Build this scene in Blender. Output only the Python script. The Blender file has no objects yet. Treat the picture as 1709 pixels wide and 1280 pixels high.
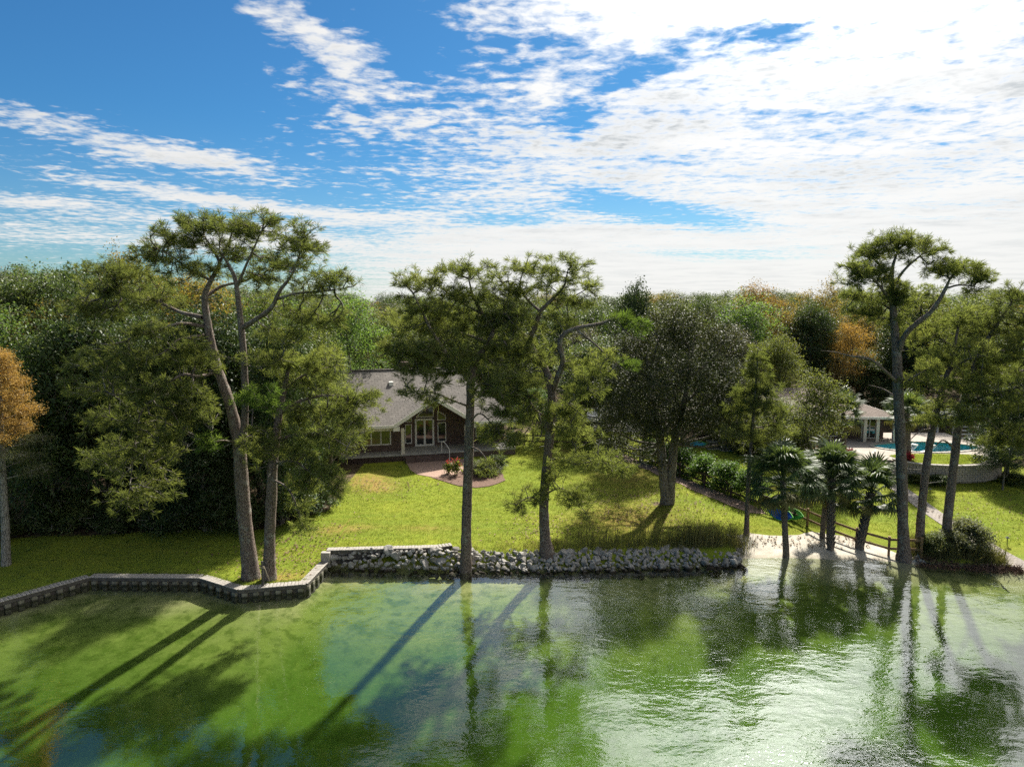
import bpy, bmesh, math, random
import numpy as np
from mathutils import Vector, Matrix

# ------------------------------------------------------------------ camera, sky, sun, exposure
scn = bpy.context.scene
COL = scn.collection
H = 15.3                                   # camera height above the water
F = 1155.0                                 # focal length in photo pixels (photo is 1709 wide)
PITCH = math.atan(142 / 1155)
CP, SP = math.cos(PITCH), math.sin(PITCH)
R = math.radians

cam_d = bpy.data.cameras.new('camera')
cam_d.sensor_width = 36.0
cam_d.lens = 36.0 * F / 1709.0
cam_d.clip_end = 6000
cam = bpy.data.objects.new('camera', cam_d)
COL.objects.link(cam)
cam.location = (0, 0, H)
cam.rotation_euler = (math.pi / 2 - PITCH, 0, 0)
scn.camera = cam

SUN_AZ, SUN_EL = R(24.0), R(43.0)          # azimuth from +Y towards +X
SUNV = Vector((math.sin(SUN_AZ) * math.cos(SUN_EL), math.cos(SUN_AZ) * math.cos(SUN_EL), math.sin(SUN_EL)))
sun_d = bpy.data.lights.new('sun', 'SUN')
sun_d.energy = 5.0
sun_d.angle = R(1.5)
sun_d.color = (1.0, 0.94, 0.84)
sun = bpy.data.objects.new('sun', sun_d)
COL.objects.link(sun)
sun.location = (30, 60, 80)
sun.rotation_euler = (-SUNV).to_track_quat('-Z', 'Y').to_euler()

scn.view_settings.view_transform = 'Standard'
scn.view_settings.look = 'None'
scn.view_settings.gamma = 1
scn.view_settings.exposure = 1.10
scn.view_settings.use_curve_mapping = False
scn.render.film_transparent = False
cy = scn.cycles
cy.max_bounces = 7
cy.diffuse_bounces = 3
cy.glossy_bounces = 3
cy.transmission_bounces = 4
cy.transparent_max_bounces = 8
cy.caustics_reflective = False
cy.caustics_refractive = False
cy.sample_clamp_indirect = 4.0
cy.use_adaptive_sampling = True
cy.adaptive_threshold = 0.012
cy.use_denoising = False
try:
    cy.denoiser = 'OPENIMAGEDENOISE'
    cy.denoising_input_passes = 'RGB_ALBEDO_NORMAL'
    cy.denoising_prefilter = 'ACCURATE'
except Exception:
    pass


def ray(px, py):
    u = (px - 854.5) / F
    v = -(py - 640) / F
    return np.array([u, CP + v * SP, -SP + v * CP])


def G(px, py, z=0.0):
    d = ray(px, py)
    return np.array([0, 0, H]) + (z - H) / d[2] * d


def D(px, py, Y):
    d = ray(px, py)
    return np.array([0, 0, H]) + d * (Y / d[1])


# ------------------------------------------------------------------ node helpers
class NT:
    def __init__(self, tree):
        self.t = tree
        self.n = tree.nodes
        self.l = tree.links

    def set(self, sock, v):
        if isinstance(v, bpy.types.NodeSocket):
            self.l.new(v, sock)
        elif v is not None:
            sock.default_value = v

    def math(self, op, a, b=None, c=None, clamp=False):
        n = self.n.new('ShaderNodeMath')
        n.operation = op
        n.use_clamp = clamp
        self.set(n.inputs[0], a)
        if b is not None:
            self.set(n.inputs[1], b)
        if c is not None:
            self.set(n.inputs[2], c)
        return n.outputs[0]

    def smooth(self, v, a, b, lo=0.0, hi=1.0):
        n = self.n.new('ShaderNodeMapRange')
        n.interpolation_type = 'SMOOTHSTEP'
        self.set(n.inputs['Value'], v)
        for k, x in (('From Min', a), ('From Max', b), ('To Min', lo), ('To Max', hi)):
            self.set(n.inputs[k], x)
        return n.outputs[0]

    def mix(self, f, a, b, blend='MIX'):
        n = self.n.new('ShaderNodeMix')
        n.data_type = 'RGBA'
        n.blend_type = blend
        n.clamp_factor = True
        self.set(n.inputs[0], f)
        for s, v in ((n.inputs[6], a), (n.inputs[7], b)):
            if isinstance(v, (tuple, list)):
                v = (v[0], v[1], v[2], 1)
            self.set(s, v)
        return n.outputs[2]

    def noise(self, vec, scale, detail=3, rough=0.55, out=0, dist=0.0):
        n = self.n.new('ShaderNodeTexNoise')
        self.set(n.inputs['Vector'], vec)
        n.inputs['Scale'].default_value = scale
        n.inputs['Detail'].default_value = detail
        n.inputs['Roughness'].default_value = rough
        n.inputs['Distortion'].default_value = dist
        return n.outputs[out]

    def mapping(self, vec, scale=(1, 1, 1), loc=(0, 0, 0), rot=(0, 0, 0)):
        n = self.n.new('ShaderNodeMapping')
        self.set(n.inputs['Vector'], vec)
        n.inputs['Scale'].default_value = scale
        n.inputs['Location'].default_value = loc
        n.inputs['Rotation'].default_value = rot
        return n.outputs[0]

    def sep(self, vec):
        n = self.n.new('ShaderNodeSeparateXYZ')
        self.set(n.inputs[0], vec)
        return n.outputs

    def comb(self, x, y, z=0.0):
        n = self.n.new('ShaderNodeCombineXYZ')
        self.set(n.inputs[0], x)
        self.set(n.inputs[1], y)
        self.set(n.inputs[2], z)
        return n.outputs[0]

    def bump(self, h, strength=0.5, dist=0.05, normal=None):
        n = self.n.new('ShaderNodeBump')
        self.set(n.inputs['Height'], h)
        n.inputs['Strength'].default_value = strength
        n.inputs['Distance'].default_value = dist
        if normal is not None:
            self.l.new(normal, n.inputs['Normal'])
        return n.outputs[0]

    def coord(self, which='Object'):
        return self.n.new('ShaderNodeTexCoord').outputs[which]

    def pos(self):
        return self.n.new('ShaderNodeNewGeometry').outputs['Position']

    def island(self):
        return self.n.new('ShaderNodeNewGeometry').outputs['Random Per Island']

    def objrand(self):
        return self.n.new('ShaderNodeObjectInfo').outputs['Random']


# ------------------------------------------------------------------ world: physical sky with a sheet of broken cloud
world = bpy.data.worlds.new('World')
scn.world = world
world.use_nodes = True
world.cycles.sampling_method = 'MANUAL'
world.cycles.sample_map_resolution = 512
w = NT(world.node_tree)
w.n.clear()
sky = w.n.new('ShaderNodeTexSky')
sky.sky_type = 'NISHITA'
sky.sun_disc = False
sky.sun_elevation = SUN_EL
sky.sun_rotation = SUN_AZ
sky.air_density = 1.0
sky.dust_density = 0.4
sky.ozone_density = 2.5
dirv = w.coord('Generated')
dx, dy, dz = w.sep(dirv)
az = w.math('MULTIPLY', w.math('ARCTAN2', dx, dy), 180 / math.pi)
el = w.math('MULTIPLY', w.math('ARCSINE', dz), 180 / math.pi)
zz = w.math('ADD', w.math('MAXIMUM', dz, 0.0), 0.035)
q = w.comb(w.math('DIVIDE', dx, zz), w.math('DIVIDE', dy, zz), 0.0)


def azel(px, py):
    d = ray(px, py)
    return math.degrees(math.atan2(d[0], d[1])), math.degrees(math.asin(d[2] / np.linalg.norm(d)))


def blob(px, py, rx, ry, amp, tilt=0.0):
    """soft patch of more (or less) cloud; rx, ry in degrees, tilt = degrees of elevation per degree of azimuth"""
    a0, e0 = azel(px, py)
    da = w.math('SUBTRACT', az, a0)
    de = w.math('SUBTRACT', w.math('SUBTRACT', el, e0), w.math('MULTIPLY', da, tilt))
    s = w.math('ADD', w.math('POWER', w.math('ABSOLUTE', w.math('DIVIDE', da, rx)), 2.0), w.math('POWER', w.math('ABSOLUTE', w.math('DIVIDE', de, ry)), 2.0))
    return w.math('MULTIPLY', w.math('POWER', 2.718, w.math('MULTIPLY', s, -1.0)), amp)


# cover grows from the clear upper left to the thick sheet round the sun
edge = w.math('ADD', az, w.math('MULTIPLY', w.math('SUBTRACT', el, 5.0), -0.50))
edge = w.math('ADD', edge, w.math('MULTIPLY', w.math('MAXIMUM', w.math('SUBTRACT', el, 20.0), 0.0), 1.45))      # the sheet closes overhead
wob = w.math('MULTIPLY', w.math('SUBTRACT', w.noise(q, 0.8, 3), 0.5), 10.0)
edge = w.math('ADD', edge, wob)
cov = w.smooth(edge, -24.0, 4.0, -0.14, 0.58)
for b in [(170, 232, 11, 1.7, 0.66, -0.16), (390, 275, 5, 1.0, .35, -0.16), (240, 312, 12, 0.75, 0.42, -0.10), (120, 352, 12, 0.75, 0.38, -0.06), (130, 392, 16, 1.0, 0.30, -0.03), (330, 335, 10, .6, .35, -.08), (60, 330, 8, .6, .3, -.05), (400, 405, 9, .7, .3, .0), (480, 375, 9, 1.0, 0.25, 0.05),
          (470, 32, 3.2, 1.3, 0.40, -0.15), (570, 88, 3.4, 1.7, 0.52, -0.18), (500, 135, 4.5, 1.1, 0.3, 0), (420, 12, 3, 0.8, 0.3, 0), (640, 190, 6, 3.5, 0.26, -.2), (560, 240, 4, 2.5, .18, 0), (450, 200, 3, 2, .16, 0),
          (960, 205, 1.8, 1.3, -0.42, 0), (1050, 125, 3.0, 1.1, -0.38, 0.25), (1000, 165, 4, 1.2, -.12, .3), (1270, 55, 5, 0.8, -0.42, -0.05), (1130, 362, 7.5, .9, -0.55, -0.12), (1010, 330, 4, 1.0, -.35, -.2),
          (1220, 425, 8, 0.7, -0.4, -0.03), (860, 365, 4, .7, -.35, .0), (690, 85, 1.6, 2.0, -0.32, 0), (640, 20, 1.6, 1.6, -0.25, 0)]:
    cov = w.math('ADD', cov, blob(*b))
# low bands near the horizon all round
band = w.math('MULTIPLY', w.smooth(el, 9.0, 2.0), 0.27)
cov = w.math('ADD', cov, band)
warp = w.mapping(q, (1, 1, 1), (3.1, 7.7, 0))
nA = w.noise(w.mapping(q, (0.8, 1.9, 1), (1.7, 0.4, 0), (0, 0, R(-12))), 1.0, 5, 0.6)
nB = w.noise(warp, 8.5, 4, 0.56, dist=0.25)
nC = w.noise(w.mapping(q, (1, 1, 1), (9.1, 2.2, 0)), 19.0, 3, 0.6)
dens = w.math('ADD', cov, w.math('MULTIPLY', w.math('SUBTRACT', nA, 0.5), 0.95))
dens = w.math('ADD', dens, w.math('MULTIPLY', w.math('SUBTRACT', nB, 0.5), w.smooth(cov, 0.25, 0.7, 1.35, 0.75)))
dens = w.math('ADD', dens, w.math('MULTIPLY', w.math('SUBTRACT', nC, 0.5), 0.42))
alpha = w.smooth(dens, 0.18, 0.66, 0.0, 1.0)
alpha = w.math('MULTIPLY', alpha, 0.96)
# cloud brightness: brighter round the sun (forward scattering), greyer where the sheet is thick
dot = w.n.new('ShaderNodeVectorMath')
dot.operation = 'DOT_PRODUCT'
w.l.new(dirv, dot.inputs[0])
dot.inputs[1].default_value = SUNV
ang = w.math('MULTIPLY', w.math('ARCCOSINE', w.math('MINIMUM', dot.outputs['Value'], 1.0)), 180 / math.pi)
glow = w.math('POWER', 2.718, w.math('MULTIPLY', w.math('POWER', w.math('DIVIDE', ang, 13.5), 2.0), -1.0))
thick = w.smooth(dens, 0.45, 1.0)
nG = w.noise(w.mapping(q, (1, 1, 1), (4.4, 1.1, 0)), 1.1, 4, 0.55)
grey = w.math('MULTIPLY', w.math('MULTIPLY', thick, w.smooth(nG, 0.40, 0.66)), w.smooth(el, 3.0, 11.0, 0.10, 0.52))
wide = w.math('POWER', 2.718, w.math('MULTIPLY', w.math('POWER', w.math('DIVIDE', ang, 30.0), 2.0), -1.0))
glow = w.math('ADD', w.math('MULTIPLY', glow, 46.0), w.math('MULTIPLY', wide, 1.9))
bright = w.math('MULTIPLY', w.math('SUBTRACT', 1.0, grey), w.math('ADD', 4.15, glow))
ccol = w.mix(grey, (1.0, 0.99, 0.965), (0.80, 0.92, 1.0))
cl = w.n.new('ShaderNodeVectorMath')
cl.operation = 'SCALE'
w.l.new(ccol, cl.inputs[0])
w.l.new(bright, cl.inputs['Scale'])
skyc = w.mix(1.0, sky.outputs[0], w.mix(w.smooth(el, 1.0, 14.0), (0.235, 0.365, 0.45), (0.125, 0.310, 0.44)), 'MULTIPLY')
allc = w.mix(alpha, skyc, cl.outputs[0])
bg = w.n.new('ShaderNodeBackground')
bg.inputs['Strength'].default_value = 0.10
w.l.new(allc, bg.inputs['Color'])
wo = w.n.new('ShaderNodeOutputWorld')
w.l.new(bg.outputs[0], wo.inputs['Surface'])

# ------------------------------------------------------------------ materials
def new_mat(name):
    m = bpy.data.materials.new(name)
    m.use_nodes = True
    t = NT(m.node_tree)
    b = t.n['Principled BSDF']
    return m, t, b


def plain(name, col, rough=0.7, var=0.15, scale=6.0, bump=0.0, metallic=0.0, spec=0.4, detail=4):
    m, t, b = new_mat(name)
    n = t.noise(t.coord(), scale, detail)
    lo = tuple(c * (1 - var) for c in col)
    hi = tuple(min(1, c * (1 + var)) for c in col)
    c = t.mix(t.smooth(n, 0.3, 0.7), lo, hi)
    c = t.mix(t.math('MULTIPLY', t.objrand(), 0.25), c, tuple(x * 0.6 for x in col))
    t.l.new(c, b.inputs['Base Color'])
    b.inputs['Roughness'].default_value = rough
    b.inputs['Metallic'].default_value = metallic
    b.inputs['Specular IOR Level'].default_value = spec
    if bump:
        t.l.new(t.bump(n, bump, 0.03), b.inputs['Normal'])
    return m


def leaf_mat(name, cols, trans=0.35, rough=0.45, spec=0.4, tcol=None):
    rough, spec = rough + 0.13, spec * 0.5
    cols = [tuple(0.80 * k + 0.20 * (0.3 * c[0] + 0.6 * c[1] + 0.1 * c[2]) for k in c) for c in cols]
    """foliage: colour varies from leaf to leaf and plant to plant; light also passes through the blade"""
    m, t, b = new_mat(name)
    r = t.island()
    ramp = t.n.new('ShaderNodeValToRGB')
    el_ = ramp.color_ramp.elements
    while len(el_) < len(cols):
        el_.new(0.5)
    for i, c in enumerate(cols):
        el_[i].position = i / (len(cols) - 1)
        el_[i].color = (c[0], c[1], c[2], 1)
    big = t.noise(t.coord(), 0.45, 2)
    f = t.math('ADD', t.math('MULTIPLY', r, 0.55), t.math('MULTIPLY', t.math('SUBTRACT', big, 0.28), 1.0))
    t.l.new(f, ramp.inputs[0])
    c = t.mix(t.math('MULTIPLY', t.objrand(), 0.5), ramp.outputs[0], tuple(x * 0.55 for x in cols[0]))
    t.l.new(c, b.inputs['Base Color'])
    b.inputs['Roughness'].default_value = rough
    b.inputs['Specular IOR Level'].default_value = spec
    tr = t.n.new('ShaderNodeBsdfTranslucent')
    tc = t.mix(1.0, c, tcol or (1.5, 1.45, 0.7), 'MULTIPLY')
    t.l.new(tc, tr.inputs['Color'])
    mx = t.n.new('ShaderNodeMixShader')
    mx.inputs[0].default_value = trans
    t.l.new(b.outputs[0], mx.inputs[1])
    t.l.new(tr.outputs[0], mx.inputs[2])
    t.l.new(mx.outputs[0], t.n['Material Output'].inputs['Surface'])
    return m


def bark_mat(name, a, bcol, scale=9.0, zs=0.35, lichen=0.0):
    m, t, b = new_mat(name)
    co = t.mapping(t.coord(), (1, 1, zs))
    v = t.n.new('ShaderNodeTexVoronoi')
    v.feature = 'DISTANCE_TO_EDGE'
    v.inputs['Scale'].default_value = scale
    t.l.new(co, v.inputs['Vector'])
    n = t.noise(co, scale * 2.2, 4)
    crack = t.smooth(v.outputs['Distance'], 0.0, 0.10)
    c = t.mix(n, a, bcol)
    c = t.mix(crack, tuple(x * 0.55 for x in a), c)
    if lichen:
        ln = t.noise(t.coord(), 2.3, 4)
        c = t.mix(t.math('MULTIPLY', t.smooth(ln, 0.52, 0.66), lichen), c, (0.36, 0.36, 0.31))
    t.l.new(c, b.inputs['Base Color'])
    b.inputs['Roughness'].default_value = 0.9
    b.inputs['Specular IOR Level'].default_value = 0.15
    hgt = t.math('ADD', crack, t.math('MULTIPLY', n, 0.5))
    t.l.new(t.bump(hgt, 0.9, 0.05), b.inputs['Normal'])
    return m


def brick_mat(name, c1, c2, mortar, bw=0.22, bh=0.075, ms=0.012, plane='wall', bump=0.4, rough=0.85, var=0.5):
    m, t, b = new_mat(name)
    x, y, z = t.sep(t.coord())
    vec = t.comb(t.math('ADD', x, y), z, 0.0) if plane == 'wall' else t.comb(x, y, 0.0)
    n = t.n.new('ShaderNodeTexBrick')
    t.l.new(vec, n.inputs['Vector'])
    for k, v_ in (('Color1', c1), ('Color2', c2), ('Mortar', mortar)):
        n.inputs[k].default_value = (*v_, 1)
    n.inputs['Scale'].default_value = 1.0
    n.inputs['Mortar Size'].default_value = ms
    n.inputs['Brick Width'].default_value = bw
    n.inputs['Row Height'].default_value = bh
    ns = t.noise(t.coord(), 1.4, 5)
    c = t.mix(t.math('MULTIPLY', t.smooth(ns, 0.35, 0.7), var), n.outputs['Color'], tuple(k * 0.5 for k in c1))
    t.l.new(c, b.inputs['Base Color'])
    b.inputs['Roughness'].default_value = rough
    b.inputs['Specular IOR Level'].default_value = 0.2
    t.l.new(t.bump(t.math('SUBTRACT', 1.0, n.outputs['Fac']), bump, 0.01), b.inputs['Normal'])
    return m


M = {}
M['pine_bark'] = bark_mat('pine bark', (0.15, 0.115, 0.092), (0.29, 0.235, 0.20), 15.0, 0.4, 0.5)
M['limb_bark'] = bark_mat('pine limb bark', (0.13, 0.11, 0.095), (0.25, 0.22, 0.20), 12.0, 0.5, 0.5)
M['oak_bark'] = bark_mat('oak bark', (0.17, 0.145, 0.12), (0.28, 0.25, 0.215), 14.0, 0.25, 0.4)
M['pale_bark'] = bark_mat('pale bark', (0.24, 0.225, 0.20), (0.36, 0.34, 0.31), 14.0, 0.2, 0.2)
M['palm_bark'] = bark_mat('palm bark', (0.14, 0.115, 0.09), (0.27, 0.235, 0.195), 9.0, 2.2, 0.2)
M['needle'] = leaf_mat('pine needles', [(0.090, 0.130, 0.034), (0.165, 0.210, 0.050), (0.27, 0.295, 0.075)], 0.50, 0.42, 0.45)
M['needle_bright'] = leaf_mat('young pine needles', [(0.060, 0.138, 0.018), (0.132, 0.228, 0.026), (0.204, 0.276, 0.036)], 0.45, 0.45, 0.4)
M['oak'] = leaf_mat('oak leaves', [(0.039, 0.078, 0.021), (0.083, 0.140, 0.030), (0.164, 0.207, 0.048)], 0.32, 0.40, 0.5)
M['olive'] = leaf_mat('olive leaves', [(0.057, 0.097, 0.022), (0.122, 0.173, 0.032), (0.233, 0.264, 0.052)], 0.38, 0.45, 0.4)
M['green'] = leaf_mat('green leaves', [(0.059, 0.133, 0.024), (0.113, 0.225, 0.031), (0.225, 0.333, 0.050)], 0.42, 0.45, 0.4)
M['yellowgreen'] = leaf_mat('yellow green leaves', [(0.05, 0.08, 0.012), (0.12, 0.155, 0.02), (0.22, 0.23, 0.035)], 0.42, 0.5, 0.35)
M['magnolia'] = leaf_mat('magnolia leaves', [(0.033, 0.072, 0.021), (0.063, 0.115, 0.030), (0.126, 0.147, 0.046)], 0.22, 0.36, 0.36)
M['darkoak'] = leaf_mat('dark oak leaves', [(0.026, 0.040, 0.013), (0.046, 0.064, 0.019), (0.094, 0.094, 0.033)], 0.25, 0.42, 0.25)
M['autumn'] = leaf_mat('autumn leaves', [(0.17, 0.15, 0.02), (0.34, 0.24, 0.03), (0.50, 0.33, 0.045)], 0.45, 0.5, 0.3, (1.4, 1.1, 0.6))
M['gold'] = leaf_mat('golden olive leaves', [(0.092, 0.098, 0.014), (0.230, 0.196, 0.023), (0.414, 0.299, 0.034)], 0.45, 0.5, 0.3, (1.4, 1.2, 0.6))
M['rust'] = leaf_mat('rust cypress needles', [(0.25, 0.17, 0.03), (0.44, 0.275, 0.045), (0.57, 0.40, 0.09)], 0.40, 0.55, 0.25, (1.3, 1.1, 0.6))
M['greybrown'] = leaf_mat('grey brown leaves', [(0.064, 0.073, 0.040), (0.127, 0.131, 0.077), (0.218, 0.200, 0.118)], 0.25, 0.42, 0.5)
M['palm'] = leaf_mat('palm fronds', [(0.050, 0.090, 0.028), (0.090, 0.145, 0.040), (0.16, 0.22, 0.06)], 0.32, 0.38, 0.5)
M['hedge'] = leaf_mat('hedge leaves', [(0.036, 0.102, 0.014), (0.078, 0.180, 0.019), (0.168, 0.288, 0.030)], 0.40, 0.38, 0.5)
M['greyshrub'] = leaf_mat('pale shrub leaves', [(0.07, 0.09, 0.035), (0.14, 0.16, 0.065), (0.24, 0.26, 0.12)], 0.35, 0.5, 0.4)
M['reed'] = leaf_mat('reeds', [(0.11, 0.12, 0.03), (0.18, 0.18, 0.05), (0.28, 0.24, 0.10)], 0.35, 0.6, 0.3)
M['grass'] = leaf_mat('grass blades', [(0.155, 0.235, 0.022), (0.235, 0.305, 0.03), (0.33, 0.365, 0.055)], 0.40, 0.6, 0.2, (1.4, 1.35, 0.5))
M['white'] = plain('white paint', (0.74, 0.72, 0.66), 0.5, 0.05)
M['cream'] = plain('cream paint', (0.62, 0.57, 0.47), 0.6, 0.06)
M['brick'] = brick_mat('brown brick', (0.14, 0.086, 0.070), (0.095, 0.064, 0.056), (0.16, 0.135, 0.12))
M['concrete'] = plain('concrete', (0.36, 0.345, 0.31), 0.85, 0.18, 1.6, 0.2)
M['shingle'] = brick_mat('grey brown shingles', (0.19, 0.172, 0.153), (0.145, 0.132, 0.118), (0.08, 0.072, 0.064), 0.55, 0.28, 0.022, 'flat', 0.8, 0.92, 0.35)
M['shingle_brown'] = brick_mat('brown shingles', (0.22, 0.175, 0.145), (0.16, 0.128, 0.105), (0.08, 0.065, 0.055), 0.4, 0.2, 0.016, 'flat', 0.7, 0.92, 0.35)
M['metal_dark'] = plain('dark metal', (0.05, 0.055, 0.05), 0.5, 0.1, 6, 0, 0.3)
M['grey_metal'] = plain('grey metal', (0.20, 0.21, 0.19), 0.5, 0.1, 6, 0, 0.4)
M['dark_wood'] = plain('dark door wood', (0.035, 0.022, 0.016), 0.5, 0.2, 5)
M['dock_wood'] = plain('weathered wood darkened for shade', (0.10, 0.09, 0.078), 0.85, 0.3, 5.0, 0.5)  # shade on the seawall face is put into this dark colour
M['cap_wood'] = plain('weathered cap planks', (0.31, 0.285, 0.25), 0.85, 0.25, 5.0, 0.5)
M['fence_wood'] = plain('fence wood', (0.26, 0.155, 0.075), 0.8, 0.3, 7.0, 0.4)
M['fence_dark'] = plain('dark fence wood', (0.085, 0.055, 0.040), 0.8, 0.3, 7.0, 0.4)
M['mulch'] = plain('mulch', (0.13, 0.075, 0.05), 0.95, 0.5, 14.0, 1.0, detail=6)
M['pinestraw'] = plain('pale mulch', (0.33, 0.23, 0.175), 0.95, 0.45, 9.0, 1.0, detail=6)
M['blueplastic'] = plain('blue plastic', (0.015, 0.09, 0.42), 0.4, 0.05, 3)
M['limeplastic'] = plain('lime plastic', (0.12, 0.50, 0.05), 0.4, 0.05, 3)
M['tealplastic'] = plain('teal plastic', (0.02, 0.25, 0.38), 0.4, 0.2, 2)
M['redflower'] = leaf_mat('red petals', [(0.45, 0.02, 0.015), (0.60, 0.04, 0.02), (0.65, 0.10, 0.03)], 0.35, 0.5, 0.3, (1.2, 0.8, 0.8))
M['redleaf'] = leaf_mat('red leaves', [(0.20, 0.012, 0.02), (0.38, 0.025, 0.04), (0.48, 0.06, 0.08)], 0.35, 0.45, 0.4, (1.2, 0.8, 0.8))
M['block'] = plain('retaining wall block', (0.33, 0.29, 0.235), 0.9, 0.25, 6.0, 0.5)
M['coping'] = plain('pale coping', (0.36, 0.33, 0.275), 0.85, 0.15, 4.0, 0.2)
M['rope'] = plain('old rope', (0.30, 0.25, 0.18), 0.9, 0.2)


def glass_mat():
    m, t, b = new_mat('window glass')
    b.inputs['Base Color'].default_value = (0.012, 0.016, 0.018, 1)
    b.inputs['Roughness'].default_value = 0.03
    b.inputs['Specular IOR Level'].default_value = 0.9
    n = t.noise(t.coord(), 0.9, 2)
    t.l.new(t.bump(n, 0.05, 0.05), b.inputs['Normal'])
    return m


M['glass'] = glass_mat()


def stone_mat():
    m, t, b = new_mat('riprap stone')
    n = t.noise(t.coord(), 3.5, 6, 0.65)
    c = t.mix(t.smooth(n, 0.3, 0.72), (0.20, 0.19, 0.17), (0.44, 0.42, 0.385))
    c = t.mix(t.math('MULTIPLY', t.objrand(), 0.6), c, (0.15, 0.135, 0.11))
    z = t.sep(t.pos())[2]
    wet = t.smooth(t.math('ADD', z, t.math('MULTIPLY', t.math('SUBTRACT', n, 0.5), 0.25)), 0.05, 0.24, 1.0, 0.0)   # weed line at the water
    c = t.mix(wet, c, (0.026, 0.021, 0.013))
    t.l.new(c, b.inputs['Base Color'])
    b.inputs['Roughness'].default_value = 0.88
    b.inputs['Specular IOR Level'].default_value = 0.2
    t.l.new(t.bump(n, 0.6, 0.06), b.inputs['Normal'])
    return m


M['stone'] = stone_mat()


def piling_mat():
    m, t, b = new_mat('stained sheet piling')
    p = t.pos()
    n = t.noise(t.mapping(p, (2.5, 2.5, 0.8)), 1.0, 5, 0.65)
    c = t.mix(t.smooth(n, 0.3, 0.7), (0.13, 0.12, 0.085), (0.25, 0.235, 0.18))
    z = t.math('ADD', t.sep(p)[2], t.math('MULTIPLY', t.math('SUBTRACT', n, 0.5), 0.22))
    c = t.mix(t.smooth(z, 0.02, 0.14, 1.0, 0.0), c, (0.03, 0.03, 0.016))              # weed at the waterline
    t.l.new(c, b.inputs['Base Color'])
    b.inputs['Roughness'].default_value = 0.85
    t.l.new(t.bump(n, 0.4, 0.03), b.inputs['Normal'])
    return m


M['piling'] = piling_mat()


def ground_mat():
    m, t, b = new_mat('lawn and leaf litter')
    p = t.pos()
    a = t.n.new('ShaderNodeAttribute')
    a.attribute_name = 'litter'
    d = t.n.new('ShaderNodeAttribute')
    d.attribute_name = 'dry'
    n1 = t.noise(p, 0.35, 4)
    n2 = t.noise(p, 3.0, 4, 0.7)
    n3 = t.noise(p, 22.0, 3, 0.7)
    g = t.mix(t.smooth(n1, 0.3, 0.7), (0.17, 0.215, 0.020), (0.25, 0.285, 0.027))
    g = t.mix(t.math('MULTIPLY', t.smooth(n2, 0.40, 0.75), 0.55), g, (0.25, 0.225, 0.035))
    g = t.mix(t.math('MULTIPLY', t.smooth(n3, 0.45, 0.7), 0.6), g, (0.085, 0.12, 0.008))
    n0 = t.noise(t.mapping(p, (0.05, 0.16, 1), (2, 5, 0), (0, 0, R(12))), 1.0, 4, 0.6)
    g = t.mix(t.math('MULTIPLY', t.smooth(n0, 0.42, 0.62), 0.55), g, (0.115, 0.175, 0.016))
    st = t.noise(t.mapping(p, (0.12, 1.6, 1)), 1.0, 3, 0.6)
    g = t.mix(t.math('MULTIPLY', t.smooth(st, 0.5, 0.7), 0.35), g, (0.24, 0.235, 0.03))
    dr = t.math('MULTIPLY', d.outputs['Fac'], t.smooth(t.math('ADD', n2, t.math('MULTIPLY', n3, .4)), 0.42, 0.85))
    g = t.mix(dr, g, (0.26, 0.165, 0.055))
    lt = t.mix(t.smooth(t.noise(p, 2.2, 5, 0.7), 0.35, 0.7), (0.045, 0.032, 0.018), (0.14, 0.105, 0.065))
    lm = t.smooth(t.math('ADD', a.outputs['Fac'], t.math('MULTIPLY', t.math('SUBTRACT', n2, 0.5), 0.9)), 0.38, 0.62)
    c = t.mix(lm, g, lt)
    zw = t.math('ADD', t.sep(p)[2], t.math('MULTIPLY', t.math('SUBTRACT', n2, 0.5), 0.25))
    dep = t.math('ADD', t.math('MULTIPLY', t.sep(p)[2], -1.0), t.math('MULTIPLY', t.math('SUBTRACT', t.noise(p, 0.22, 4, 0.6), 0.5), 0.75))
    bc = t.mix(t.smooth(dep, 0.22, 0.65), (0.30, 0.285, 0.15), (0.150, 0.190, 0.046))
    c = t.mix(t.smooth(zw, 0.02, 0.22, 1.0, 0.0), c, bc)
    t.l.new(c, b.inputs['Base Color'])
    b.inputs['Roughness'].default_value = 0.95
    b.inputs['Specular IOR Level'].default_value = 0.1
    hgt = t.math('ADD', t.math('MULTIPLY', n3, 0.6), n2)
    t.l.new(t.bump(hgt, 0.7, 0.08), b.inputs['Normal'])
    return m


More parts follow.
